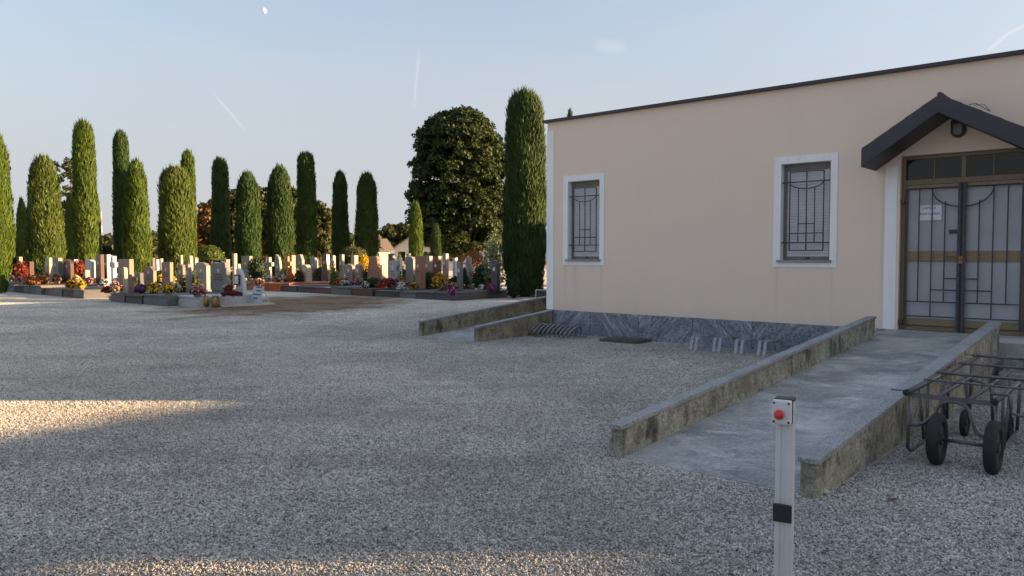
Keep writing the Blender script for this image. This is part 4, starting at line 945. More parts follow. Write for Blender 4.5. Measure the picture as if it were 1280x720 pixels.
GRAVES = [
  (-35.88, -0.7, 0.58, 1.56, 0.16, 'rect', 'pink', 'pink granite headstone behind a pink flower trough at the far left', (-36.589999999999996, -35.50999999999999, 1.438, -1.58, 0.29, 'grey'), True, 0),
  (-34.17, -0.7, 0.29, 1.32, 0.2, 'rect', 'darkred', 'small dark red headstone right of the red leafy bush, left end of the front row', (-34.44, -33.35999999999999, 1.45, -1.6, 0.3, 'darkgrey'), True, 0),
  (-31.68, -0.75, 0.55, 1.52, 0.14, 'rect', 'beige', 'tall pale beige headstone with bright right edge behind the peach flowers', (-32.19, -31.11, 1.45, -1.6, 0.3, 'grey'), True, 0),
  (-30.75, -0.8, 0.76, 1.52, 0.2, 'rect', 'greygreen', 'broad grey-green headstone beside the tall pale beige one', (-31.089999999999996, -29.96, 1.522, -1.72, 0.36, 'darkgrey'), True, 0),
  (-29.89, -1.0, 0.95, 1.45, 0.16, 'round', 'darkred', 'dark red round-topped headstone behind the first yellow flower pot', (-29.939999999999998, -28.86, 1.474, -1.6400000000000001, 0.32, 'grey'), True, 0),
  (-30.6, -1.6, 0.35, 1.44, 0.2, 'sail', 'marble_white', 'white curved headstone half hidden by the red shrub', None, True, 0.361),
  (-26.33, -0.5, 0.16, 1.0, 0.2, 'round', 'grey', 'small grey rounded stone in front of the white arched headstone', (-26.49, -25.310000000000002, 1.546, -1.76, 0.38, 'pink'), True, 0),
  (-27.24, -1.0, 0.74, 1.46, 0.2, 'slant', 'marble_white', 'white headstone with a broad bright right side and dark oval', (-27.639999999999997, -26.51, 1.486, -1.6600000000000001, 0.33, 'darkgrey'), True, 0),
  (-26.42, -1.1, 0.56, 1.67, 0.16, 'rect', 'darkred', 'tall dark brown headstone with a column of photographs', None, True, 0.381),
  (-18.57, 1.0, 0.96, 1.49, 0.16, 'rect', 'brown', 'brown headstone with shaded face and pale right edge at the corner of the second block', None, True, 0),
  (-18.05, 1.22, 0.16, 1.21, 0.12, 'slant', 'beige', 'narrow leaning pale stone in front of the corner headstone', (-18.439999999999998, -17.26, 1.52, -0.9, 0.3, 'darkgrey'), False, 0),
  (-19.09, 0.3, 0.42, 0.98, 0.14, 'rect', 'darkgrey', 'low dark grey headstone behind the purple flowers', None, True, 0),
  (-16.48, -0.3, 0.23, 1.32, 0.12, 'round', 'pink', 'rounded pink stone standing against the brown letter stone', (-17.24, -15.959999999999999, 1.5, -1.0, 0.28, 'brown'), True, 0),
  (-17.41, -0.5, 0.41, 1.31, 0.16, 'slant', 'brown', 'light brown headstone with flat top left of the rounded pink stone', None, True, 0.301),
  (-15.48, -0.95, 1.06, 1.4, 0.18, 'rough', 'rough', 'large rough hewn grey stone with dark cross behind the gold vases', (-15.94, -14.209999999999999, 1.46, -1.2, 0.34, 'pink'), True, 0),
  (-13.83, -0.8, 0.53, 1.2, 0.14, 'sail', 'marble_white', 'white sail shaped headstone with dark framed picture', (-14.19, -12.959999999999999, 1.12, -1.15, 0.34, 'marble_white'), False, 0),
  (-42.35, -3.6, 0.61, 1.31, 0.2, 'rect', 'beige', 'squat beige headstone with lit side behind the green shrub', None, True, 0),
  (-44.26, -4.4, 0.23, 1.4, 0.2, 'rect', 'pink', 'small pinkish headstone just behind the squat beige one', None, True, 0),
  (-45.68, -4.0, 0.16, 1.5, 0.2, 'rect', 'beige', 'little pale headstone behind the red leafy bush', None, True, 0),
  (-26.62, -3.4, 0.99, 1.11, 0.16, 'slantr', 'brown', 'brown headstone with sloping shoulder behind the yellow flowers', None, True, 0),
  (-25.29, -3.6, 0.86, 1.31, 0.16, 'rect', 'brown', 'brown square headstone with dark lettering behind the tall yellow flowers', None, True, 0),
  (-21.56, -3.4, 0.91, 1.33, 0.18, 'slant', 'grey', 'grey headstone with bright curved right side below the cloud shaped tree', None, True, 0),
  (-26.78, -1.6, 0.16, 1.67, 0.16, 'rect', 'marble_white', 'thin white headstone farthest left in the pale group left of the forked cypress pair', None, False, 0.331),
  (-24.4, -0.9, 0.26, 1.5, 0.16, 'cross', 'marble_white', 'white cross with a black wreath leaning on it', (-25.29, -24.21, 1.45, -1.6, 0.3, 'darkred'), True, 0),
  (-42.82, -8.0, 1.14, 1.65, 0.2, 'step', 'beige', 'pale stepped headstone behind the white cross', None, False, 0),
  (-46.08, -8.6, 0.7, 1.65, 0.2, 'rect', 'grey', 'light grey headstone far behind the photo column', None, False, 0),
  (-37.22, -8.0, 0.18, 1.41, 0.16, 'rect', 'grey', 'first from the left of four slim grey headstones behind the yellow flowers', None, False, 0),
  (-36.63, -8.0, 0.16, 1.5, 0.16, 'rect', 'darkgrey', 'second from the left of four slim grey headstones behind the yellow flowers', None, False, 0),
  (-36.09, -8.0, 0.16, 1.41, 0.16, 'rect', 'marble_white', 'third from the left of four slim grey headstones behind the yellow flowers', None, False, 0),
  (-35.57, -8.0, 0.16, 1.46, 0.16, 'rect', 'grey', 'fourth from the left of four slim grey headstones behind the yellow flowers', None, False, 0),
  (-33.01, -8.0, 0.16, 1.65, 0.12, 'rect', 'beige', 'thin pale pillar stone behind the light brown headstone', None, False, 0),
  (-31.95, -8.0, 0.16, 1.64, 0.2, 'slant', 'grey', 'slim grey headstone with lit edge left of the cloud shaped tree', None, False, 0),
  (-34.14, -9.4, 0.16, 1.51, 0.2, 'rect', 'pink', 'little pink headstone under the cloud shaped tree', None, False, 0),
  (-23.38, -5.4, 0.51, 1.45, 0.2, 'rect', 'brown', 'brown square headstone behind the rough hewn stone', None, True, 0),
  (-22.1, -5.2, 0.17, 1.71, 0.14, 'rect', 'beige', 'tall narrow beige pillar behind the white sail stone', None, False, 0),
  (-21.38, -5.0, 0.16, 1.25, 0.12, 'slantr', 'beige', 'low pale sloping stone at the foot of the narrow pillar', None, False, 0),
  (-25.33, -8.9, 0.64, 1.44, 0.16, 'cross', 'grey', 'grey stone cross on a low plinth right of the round dark hedge', (-25.689999999999998, -24.51, -6.711, -9.57, 0.27, 'grey'), True, 0),
  (-24.31, -8.8, 0.43, 1.68, 0.14, 'pointed', 'grey', 'grey pointed headstone behind pink flowers', (-24.49, -23.310000000000002, -6.678, -9.600000000000001, 0.3, 'pink'), True, 0),
  (-22.95, -8.6, 0.49, 1.64, 0.22, 'rect', 'redgranite', 'polished red granite headstone on a wide red slab', None, True, 0.361),
  (-22.67, -8.3, 0.16, 1.48, 0.1, 'cross', 'redgranite', 'red granite cross in front of the red headstone', None, False, 0.361),
  (-21.81, -8.7, 0.48, 1.18, 0.26, 'slantr', 'beige', 'beige headstone with bright right side next to the red granite one', (-23.29, -20.610000000000003, -6.612, -9.66, 0.36, 'redgranite'), True, 0),
  (-20.16, -9.6, 0.22, 1.68, 0.16, 'rect', 'greygreen', 'grey headstone with a little red wreath beside the slim green cone', (-20.59, -19.410000000000004, -6.7, -9.58, 0.28, 'darkgrey'), True, 0),
  (-18.35, -8.7, 0.55, 1.24, 0.16, 'slant', 'pink', 'pinkish headstone with dark lettering, left half of a joined pair', (-19.39, -18.110000000000003, -6.722, -9.56, 0.26, 'brown'), True, 0),
  (-17.58, -8.6, 0.31, 1.25, 0.2, 'round', 'pink', 'pinkish rounded headstone, right half of a joined pair', (-18.09, -16.860000000000003, -6.722, -9.56, 0.26, 'darkred'), True, 0),
  (-16.87, -8.9, 0.91, 1.6, 0.16, 'trap', 'redbrick', 'tall russet brown headstone right of the yellow bush', None, False, 0.331),
  (-15.16, -8.6, 0.54, 1.43, 0.16, 'wavy', 'wavygrey', 'wavy edged veined grey headstone', (-15.440000000000001, -14.110000000000001, -6.678, -9.600000000000001, 0.3, 'darkred'), True, 0),
  (-14.45, -8.9, 0.48, 1.6, 0.2, 'slant', 'greygreen', 'broad plain grey stone slab beside the russet stone panel', None, False, 0.301),
  (-13.25, -8.3, 0.34, 1.6, 0.26, 'rect', 'redbrick', 'russet textured stone panel with bright right edge', (-14.090000000000002, -12.610000000000001, -6.744000000000001, -9.540000000000001, 0.24, 'darkgrey'), True, 0),
  (-11.23, -8.6, 0.19, 1.38, 0.16, 'rect', 'grey', 'slim light grey headstone between yellow chrysanthemums and a clipped cone', (-11.590000000000002, -10.610000000000001, -6.722, -9.56, 0.26, 'darkgrey'), True, 0),
  (-9.63, -8.9, 0.29, 1.45, 0.18, 'slant', 'darkgrey', 'dark grey headstone beside the pale leaved shrub', (-10.590000000000002, -9.56, -6.7, -9.58, 0.28, 'darkgrey'), True, 0),
  (-31.89, -11.4, 0.92, 1.6, 0.2, 'rect', 'greygreen', 'grey-green headstone behind the yellow and white bouquet', None, True, 0),
  (-26.31, -11.4, 0.49, 1.69, 0.18, 'slantr', 'grey', 'grey headstone with sloped top behind the red granite one', None, True, 0),
  (-25.37, -11.6, 0.4, 1.51, 0.18, 'rect', 'grey', 'plain grey headstone right of the beige stone', None, True, 0),
  (-24.01, -11.4, 0.64, 1.73, 0.2, 'trap', 'darkred', 'dark red tapering headstone behind white and yellow flowers', None, True, 0),
  (-21.84, -11.6, 0.28, 1.64, 0.24, 'rect', 'beige', 'tall pale pillar rising behind the pinkish pair of headstones', None, False, 0),
  (-19.84, -11.6, 0.32, 1.8, 0.5, 'arch', 'beige', 'pale arched shrine behind the russet headstone', None, True, 0),
  (-18.66, -11.4, 0.35, 1.72, 0.2, 'rect', 'darkgrey', 'dark headstone with small statue behind the wavy stone', None, True, 0),
  (-15.66, -11.0, 0.37, 1.6, 0.2, 'rect', 'pink', 'pinkish grey headstone behind the dark clipped cone', None, True, 0),
  (-15.08, -11.0, 0.36, 1.6, 0.2, 'rect', 'darkred', 'dark red headstone with bright right edge above the chrysanthemums', None, True, 0),
  (-17.23, -13.6, 0.24, 1.72, 0.2, 'rect', 'grey', 'grey headstone in the shade under the big round tree', None, True, 0),
  (-16.56, -13.6, 0.16, 1.52, 0.2, 'rect', 'marble_white', 'small white headstone under the big round tree', None, True, 0),
  (-36.43, -14.6, 0.26, 1.49, 0.2, 'rect', 'grey', 'small grey headstone behind the round dark hedge', None, False, 0),
  (-32.63, -15.0, 0.23, 1.5, 0.2, 'rect', 'marble_white', 'small white headstone far behind the red granite one', None, False, 0),
  (-30.12, -15.0, 0.21, 1.4, 0.2, 'rect', 'pink', 'small pink headstone far behind the plain grey stone', None, False, 0),
  (-27.63, -14.5, 0.19, 1.65, 0.2, 'round', 'grey', 'small rounded grey headstone behind the slim green cone', None, False, 0),
  (-21.68, -14.5, 0.16, 1.51, 0.2, 'rect', 'beige', 'small beige headstone behind the wavy grey stone', None, False, 0),
  (-22.11, -15.5, 0.17, 1.64, 0.2, 'cross', 'grey', 'small grey cross behind the plain stone slab', None, False, 0),
  (-15.03, -13.0, 0.17, 1.53, 0.2, 'rect', 'grey', 'small grey headstone behind the orange bush', None, False, 0),
  (-60.0, -9, 0.16, 1.86, 0.2, 'rect', 'beige', 'pale headstone seen between the two leftmost cypresses', None, False, 0),
  (-51.44, -8, 0.19, 1.83, 0.2, 'rect', 'beige', 'pale headstone beside the third cypress trunk from the left', None, False, 0),
  (-45.99, -8, 0.16, 1.76, 0.2, 'rect', 'beige', 'small beige headstone right of the tallest left cypress', None, False, 0),
  (-33.87, -6.0, 0.16, 1.33, 0.2, 'rect', 'marble_white', 'small white headstone at the foot of the forked cypress pair', None, False, 0),
]
FLOWERS = [
  (-28.69, 43.57, 0.33, 0.54, 0.27, 'pink', 'pink flower bunch on the kerb beside the leftmost cypress', None),
  (-25.71, 39.34, 0.33, 0.33, 0.37, 'white', 'white and green bunch beside the leftmost cypress', 'grey_pot'),
  (-23.65, 36.96, 0.33, 0.54, 0.27, 'pink', 'pale pink flowers in a long trough at the left end', 'terracotta'),
  (-20.97, 34.57, 0.34, 0.29, 0.58, 'peach', 'tall peach bouquet in front of the pale beige headstone', 'terracotta'),
  (-19.53, 32.92, 0.4, 0.34, 0.55, 'peach', 'tall peach and green bouquet in front of the grey-green headstone', 'terracotta'),
  (-16.57, 28.8, 0.34, 0.33, 0.39, 'gold', 'golden yellow flower pot, left one of the pair by the red shrub', 'terracotta'),
  (-16.15, 28.8, 0.34, 0.33, 0.42, 'yellow', 'yellow flower pot, right one of the pair by the red shrub', 'terracotta'),
  (-19.44, 35.87, 0.33, 0.34, 0.3, 'red', 'small red and white flower pot at the foot of the photo column', 'white_pot'),
  (-21.15, 40.27, 0.3, 0.38, 0.38, 'white', 'white bouquet above the long red planter', 'grey_pot'),
  (-15.61, 30.44, 0.3, 0.29, 0.32, 'red', 'bright red flowers beside the corner headstone', 'terracotta'),
  (-13.99, 27.73, 0.3, 0.29, 0.29, 'white', 'white flowers in a dark pot on the corner kerb', 'black'),
  (-13.01, 26.95, 0.28, 0.39, 0.36, 'purple', 'purple and pink flower pot on the kerb', 'black'),
  (-12.08, 25.85, 0.28, 0.46, 0.43, 'yellow', 'biggest bright yellow bunch on the kerb of the second block', 'black'),
  (-10.99, 24.57, 0.32, 0.36, 0.44, 'yellow', 'bright yellow flowers in a glass pot right of the biggest yellow bunch', 'grey_pot'),
  (-18.54, 40.51, 0.25, 0.38, 0.38, 'yellow', 'loose yellow flowers behind the biggest yellow bunch', 'grey_pot'),
  (-16.81, 38.13, 0.25, 0.32, 0.36, 'yellow', 'small yellow flowers right of the lettered brown headstone', 'grey_pot'),
  (-15.07, 34.67, 0.3, 0.22, 0.25, 'blue', 'little blue flower pot beside the dark red one', 'black'),
  (-11.9, 27.7, 0.33, 0.26, 0.26, 'darkred', 'dark red flower pot on the pink kerb', 'terracotta'),
  (-14.28, 34.67, 0.3, 0.54, 0.36, 'red', 'red flowers behind the rounded pink stone', 'terracotta'),
  (-26.89, 64.86, 0.25, 0.54, 0.61, 'red', 'red bunch left of the grey headstone with curved side', 'terracotta'),
  (-9.72, 23.71, 0.34, 0.47, 0.4, 'pink', 'large loose pink and grey bouquet on the white grave', 'grey_pot'),
  (-8.79, 24.09, 0.37, 0.65, 0.15, 'darkred', 'low dark red flowers planted along the white grave', None),
  (-16.56, 48.03, 0.25, 0.75, 0.65, 'cream', 'cream and yellow bouquet behind the white sail stone', 'grey_pot'),
  (-11.58, 35.03, 0.25, 0.58, 0.36, 'peach', 'mixed peach flowers on the long pink kerb', 'terracotta'),
  (-12.17, 40.27, 0.3, 0.38, 0.5, 'red', 'reddish pink bouquet in front of the pointed headstone', 'terracotta'),
  (-12.6, 45.28, 0.28, 0.47, 0.75, 'yellow', 'upright yellow flowering plant between red and beige headstones', 'grey_pot'),
  (-11.04, 43.06, 0.3, 0.45, 0.67, 'darkred', 'dark red bouquet right of the beige headstone', 'terracotta'),
  (-10.68, 43.06, 0.3, 0.36, 0.45, 'white', 'white bouquet before the dark red tapering stone', 'terracotta'),
  (-10.32, 43.06, 0.3, 0.4, 0.54, 'yellow', 'yellow bouquet before the dark red tapering stone', 'terracotta'),
  (-7.71, 34.25, 0.28, 0.5, 0.39, 'orange', 'soft orange bouquet at the foot of the slim green cone', 'terracotta'),
  (-5.94, 31.14, 0.27, 0.32, 0.32, 'white', 'white flowers in a black pot in front of the russet headstone', 'black'),
  (-5.08, 29.71, 0.3, 0.4, 0.4, 'red', 'bright red and pink bouquet in front of the russet headstone', 'terracotta'),
  (-12.44, 56.07, 0.9, 0.41, 0.53, 'red', 'little red wreath on the grey headstone', None),
  (-4.24, 29.45, 0.25, 0.37, 0.37, 'white', 'white flowers on the kerb in front of the plain stone slab', 'grey_pot'),
  (-2.78, 29.91, 0.26, 0.72, 0.75, 'gold', 'big golden chrysanthemum dome in the right part of the graves', 'terracotta'),
  (-2.58, 31.37, 0.26, 0.39, 0.33, 'orange', 'orange potted plant beside the golden chrysanthemums', 'terracotta'),
  (-2.04, 26.39, 0.28, 0.36, 0.22, 'magenta', 'magenta flowers on the dark kerb', None),
  (-2.83, 54.3, 0.3, 0.45, 0.4, 'white', 'small white bunch in front of the orange bush', 'white_pot'),
  (-9.61, 57.65, 0.4, 0.42, 0.6, 'yellow', 'yellow flowers between russet and wavy headstones', 'grey_pot'),
  (-0.87, 29.71, 0.3, 0.37, 0.31, 'red', 'dull red potted plant under the dark shrubs', 'terracotta'),
  (-38.92, 74.77, 0.9, 0.62, 0.62, 'cream', 'cream flowers beside the white cross', 'grey_pot'),
]
SHRUBS = [
  (-24.88, 39.01, 0.3, 0.73, 0.98, 'leaf_red', 'bush', 'red leafy bush near the left end of the graves', 'shrub'),
  (-20.41, 32.96, 0.33, 0.82, 0.41, 'leaf_rust', 'bush', 'low rust coloured bush on the left kerb', 'shrub'),
  (-27.28, 44.59, 0.3, 0.7, 0.79, 'leaf_shrub', 'bush', 'dark green bush behind the rust coloured one', 'shrub'),
  (-20.7, 36.72, 0.3, 0.65, 1.07, 'leaf_red', 'bush', 'tall bright red shrub behind the yellow flower pair', 'shrub'),
  (-14.6, 37.34, 0.2, 1.17, 1.87, 'leaf_bright', 'dome', 'cloud shaped clipped tree with flat light green top', 'small_tree'),
  (-14.37, 43.37, 0.2, 1.08, 1.27, 'leaf_shrub', 'ball', 'round dark clipped hedge ball left of the grey cross', 'shrub'),
  (-11.1, 53.8, 0.2, 1.91, 2.07, 'leaf_olive', 'dome', 'umbrella shaped clipped tree between two cypresses', 'small_tree'),
  (-7.96, 34.25, 0.28, 0.32, 1.14, 'leaf_bright', 'cone', 'slim bright green cone on the grave kerb', 'shrub'),
  (-9.92, 51.72, 0.2, 0.7, 1.45, 'pet_yellow', 'bush', 'yellow flowering bush left of the russet headstone', 'shrub'),
  (-7.38, 44.82, 0.2, 0.47, 1.21, 'leaf_shrub', 'bush', 'dark green bush beside the russet headstone', 'shrub'),
  (-5.77, 32.0, 0.3, 0.6, 0.37, 'leaf_shrub', 'bush', 'low dark bush at the foot of the russet headstone', 'shrub'),
  (-7.01, 48.03, 0.2, 0.35, 1.5, 'leaf_bright', 'column', 'narrow yellow-green column shrub behind the wavy stone', 'shrub'),
  (-3.46, 31.61, 0.25, 0.33, 0.66, 'leaf_shrub', 'cone', 'dark clipped cone in front of the pinkish grey headstone', 'shrub'),
  (-2.17, 35.21, 0.28, 0.44, 0.81, 'leaf_shrub', 'cone', 'dark green clipped cone on the right kerb', 'shrub'),
  (-1.97, 42.01, 0.2, 1.14, 1.75, 'leaf_rust', 'bush', 'large orange bush under the big tree', 'shrub'),
  (-1.32, 34.11, 0.25, 0.39, 0.92, 'leaf_shrub', 'bush', 'dark shrub left of the dark grey headstone', 'shrub'),
  (-1.06, 35.03, 0.25, 0.4, 0.8, 'leaf_shrub', 'bush', 'dark shrub in front of the dark grey headstone', 'shrub'),
  (-0.73, 33.38, 0.0, 1.04, 2.64, 'leaf_pale', 'bush', 'tall pale leaved variegated shrub beside the nearest cypress', 'shrub'),
  (-9.2, 84.12, 0.9, 1.05, 1.14, 'leaf_bright', 'ball', 'small green clipped ball behind the dark red headstone', 'shrub'),
  (-56.55, 96.13, 0.6, 1.0, 1.0, 'leaf_red', 'bush', 'dark red foliage behind the grey-green headstone', 'shrub'),
  (-53.81, 115.35, 0.4, 1.92, 1.56, 'leaf_rust', 'bush', 'reddish bush far behind the brown headstones', 'shrub'),
  (-34.83, 144.2, 0.4, 1.8, 2.4, 'leaf_rust', 'bush', 'reddish brown bush behind the dark red stone', 'shrub'),
  (16.01, -384.7, 0.8, -8.01, -5.61, 'leaf_orange', 'bush', 'pale orange bush behind the orange one', 'shrub'),
]
BACK_TREES = [
  (-25.92, 66, 7.24, 1.21, 'autumn coloured tree with orange crown left of the dark slim cypress', 'leaf_orange', 60),
  (-30.37, 74, 6.07, 1.77, 'dark green tree behind the stout round-topped cypress', 'leaf', 80),
  (-27.6, 72, 5.5, 2.23, 'dark green tree below the orange one', 'leaf', 100),
  (-25.16, 70, 8.45, 1.58, 'tall green tree right of the dark slim cypress', 'leaf_olive', 90),
  (-23.82, 74, 9.15, 2.39, 'broad green tree between the two round-topped cypresses', 'leaf_olive', 120),
  (-21.3, 76, 9.04, 1.71, 'green tree right of the right round-topped cypress', 'leaf_olive', 90),
  (-22.26, 78, 6.31, 2.41, 'lower dark tree left of the ragged tipped cypress', 'leaf', 90),
  (-17.93, 72, 7.15, 1.62, 'green tree right of the ragged tipped cypress', 'leaf_olive', 90),
  (-18.36, 78, 5.83, 1.32, 'small green tree at the right end of the background group', 'leaf_olive', 60),
]
LANTERNS = [
  (-21.43, 37.05, 0.361, 'small red grave lantern before the white curved headstone half hidden by the red shrub', 'red'),
  (-29.9, 48.13, 0.0, 'small white grave lantern before the small pinkish headstone just behind the squat beige one', 'white'),
  (-28.51, 52.49, 0.0, 'small white grave lantern before the light grey headstone far behind the photo column', 'white'),
  (-13.49, 35.18, 0.0, 'small white grave lantern before the brown square headstone behind the rough hewn stone', 'white'),
  (-11.96, 38.35, 0.301, 'small red grave lantern before the grey pointed headstone behind pink flowers', 'red'),
  (-5.19, 32.19, 0.301, 'small red grave lantern before the wavy edged veined grey headstone', 'red'),
  (-0.82, 28.79, 0.281, 'small white grave lantern before the dark grey headstone beside the pale leaved shrub', 'white'),
  (-32.95, 55.56, 0.0, 'small red grave lantern before the pale headstone beside the third cypress trunk from the left', 'red'),
]
MORE_SHRUBS = [
  (-19.75, 36.67, 0.0, 0.72, 0.83, 'leaf_shrub', 'bush', 'small green bush beside the dark red round-topped headstone behind the first yellow flower pot', 'shrub'),
  (-18.67, 35.15, 0.0, 0.68, 1.16, 'leaf_shrub', 'bush', 'small dark green bush beside the tall dark brown headstone with a column of photographs', 'shrub'),
  (-13.76, 27.74, 0.0, 0.59, 0.86, 'leaf_shrub', 'ball', 'small dark green bush beside the narrow leaning pale stone in front of the corner headstone', 'shrub'),
  (-11.64, 27.83, 0.0, 0.8, 0.89, 'leaf_olive', 'ball', 'small olive bush beside the rounded pink stone standing against the brown letter stone', 'shrub'),
  (-27.81, 46.65, 0.0, 0.7, 1.06, 'leaf_shrub', 'ball', 'small dark green bush beside the squat beige headstone with lit side behind the green shrub', 'shrub'),
  (-30.47, 49.01, 0.0, 0.75, 1.19, 'leaf_shrub', 'ball', 'small dark green bush beside the little pale headstone behind the red leafy bush', 'shrub'),
  (-25.23, 49.93, 0.0, 0.67, 0.68, 'leaf_bright', 'ball', 'small green bush beside the pale stepped headstone behind the white cross', 'shrub'),
  (-28.3, 54.13, 0.0, 0.65, 1.24, 'leaf_olive', 'bush', 'small olive bush beside the light grey headstone far behind the photo column', 'shrub'),
  (-18.63, 44.93, 0.0, 0.81, 0.82, 'leaf_bright', 'ball', 'small green bush beside the thin pale pillar stone behind the light brown headstone', 'shrub'),
  (-17.67, 46.14, 0.0, 0.8, 0.6, 'leaf_olive', 'ball', 'small olive bush beside the little pink headstone under the cloud shaped tree', 'shrub'),
  (-12.71, 35.12, 0.0, 0.75, 0.91, 'leaf_olive', 'ball', 'small olive bush beside the tall narrow beige pillar behind the white sail stone', 'shrub'),
  (-11.0, 38.62, 0.0, 0.99, 0.91, 'leaf_olive', 'bush', 'small olive bush beside the grey pointed headstone behind pink flowers', 'shrub'),
  (-11.03, 38.59, 0.0, 0.88, 1.01, 'leaf_bright', 'bush', 'small green bush beside the polished red granite headstone on a wide red slab', 'shrub'),
  (-10.21, 37.24, 0.0, 0.71, 0.93, 'leaf_shrub', 'bush', 'small dark green bush beside the red granite cross in front of the red headstone', 'shrub'),
  (-6.54, 34.57, 0.0, 0.87, 1.08, 'leaf_olive', 'bush', 'small olive bush beside the pinkish headstone with dark lettering, left half of a joined pair', 'shrub'),
  (-6.92, 34.99, 0.0, 0.71, 0.75, 'leaf_bright', 'bush', 'small green bush beside the pinkish rounded headstone, right half of a joined pair', 'shrub'),
  (-5.1, 33.7, 0.0, 0.58, 1.07, 'leaf_bright', 'bush', 'small green bush beside the tall russet brown headstone right of the yellow bush', 'shrub'),
  (-3.75, 32.93, 0.0, 0.52, 0.71, 'leaf_olive', 'ball', 'small olive bush beside the wavy edged veined grey headstone', 'shrub'),
  (-4.19, 33.49, 0.0, 0.84, 0.66, 'leaf_bright', 'ball', 'small green bush beside the broad plain grey stone slab beside the russet stone panel', 'shrub'),
  (-3.56, 32.29, 0.0, 0.94, 0.89, 'leaf_olive', 'bush', 'small olive bush beside the russet textured stone panel with bright right edge', 'shrub'),
  (-0.89, 30.5, 0.0, 0.5, 0.73, 'leaf_olive', 'ball', 'small olive bush beside the slim light grey headstone between yellow chrysanthemums and a clipped cone', 'shrub'),
  (0.03, 29.04, 0.0, 0.54, 1.02, 'leaf_shrub', 'ball', 'small green bush beside the dark grey headstone beside the pale leaved shrub', 'shrub'),
  (-15.74, 47.12, 0.0, 0.97, 0.69, 'leaf_olive', 'ball', 'small olive bush beside the grey-green headstone behind the yellow and white bouquet', 'shrub'),
  (-11.78, 42.85, 0.0, 0.6, 1.15, 'leaf_shrub', 'bush', 'small dark green bush beside the grey headstone with sloped top behind the red granite one', 'shrub'),
  (-9.63, 41.84, 0.0, 0.77, 0.72, 'leaf_bright', 'ball', 'small green bush beside the plain grey headstone right of the beige stone', 'shrub'),
  (-10.25, 41.22, 0.0, 0.9, 0.99, 'leaf_olive', 'ball', 'small olive bush beside the dark red tapering headstone behind white and yellow flowers', 'shrub'),
  (-7.43, 39.08, 0.0, 0.73, 0.74, 'leaf_shrub', 'bush', 'small dark green bush beside the tall pale pillar rising behind the pinkish pair of headstones', 'shrub'),
  (-6.49, 38.93, 0.0, 0.88, 1.17, 'leaf_olive', 'bush', 'small olive bush beside the pale arched shrine behind the russet headstone', 'shrub'),
  (-4.72, 37.29, 0.0, 0.65, 1.21, 'leaf_shrub', 'bush', 'small green bush beside the dark headstone with small statue behind the wavy stone', 'shrub'),
  (-4.06, 35.4, 0.0, 0.5, 0.79, 'leaf_shrub', 'bush', 'small green bush beside the pinkish grey headstone behind the dark clipped cone', 'shrub'),
  (-2.54, 34.34, 0.0, 0.74, 0.65, 'leaf_shrub', 'bush', 'small dark green bush beside the dark red headstone with bright right edge above the chrysanthemums', 'shrub'),
  (-2.45, 37.81, 0.0, 0.82, 0.99, 'leaf_olive', 'ball', 'small olive bush beside the grey headstone in the shade under the big round tree', 'shrub'),
  (-1.73, 37.67, 0.0, 0.53, 0.75, 'leaf_shrub', 'bush', 'small dark green bush beside the small white headstone under the big round tree', 'shrub'),
  (-16.39, 51.02, 0.0, 0.58, 1.21, 'leaf_shrub', 'bush', 'small dark green bush beside the small grey headstone behind the round dark hedge', 'shrub'),
  (-12.85, 49.32, 0.0, 0.77, 0.87, 'leaf_shrub', 'ball', 'small dark green bush beside the small white headstone far behind the red granite one', 'shrub'),
  (-11.23, 47.38, 0.0, 0.89, 0.86, 'leaf_olive', 'bush', 'small olive bush beside the small pink headstone far behind the plain grey stone', 'shrub'),
  (-9.41, 45.69, 0.0, 0.51, 1.18, 'leaf_shrub', 'ball', 'small dark green bush beside the small rounded grey headstone behind the slim green cone', 'shrub'),
  (-6.12, 42.04, 0.0, 0.76, 1.02, 'leaf_olive', 'ball', 'small olive bush beside the small beige headstone behind the wavy grey stone', 'shrub'),
  (-5.81, 43.07, 0.0, 0.72, 0.82, 'leaf_shrub', 'bush', 'small dark green bush beside the small grey cross behind the plain stone slab', 'shrub'),
  (-1.38, 35.74, 0.0, 0.72, 1.19, 'leaf_shrub', 'bush', 'small dark green bush beside the small grey headstone behind the orange bush', 'shrub'),
  (-38.72, 62.95, 0.0, 0.88, 1.06, 'leaf_shrub', 'bush', 'small dark green bush beside the pale headstone seen between the two leftmost cypresses', 'shrub'),
  (-31.65, 56.41, 0.0, 0.72, 1.21, 'leaf_olive', 'bush', 'small olive bush beside the pale headstone beside the third cypress trunk from the left', 'shrub'),
  (-28.69, 53.14, 0.0, 0.93, 0.79, 'leaf_olive', 'bush', 'small olive bush beside the small beige headstone right of the tallest left cypress', 'shrub'),
  (-19.8, 43.28, 0.0, 0.65, 0.76, 'leaf_bright', 'bush', 'small green bush beside the small white headstone at the foot of the forked cypress pair', 'shrub'),
]
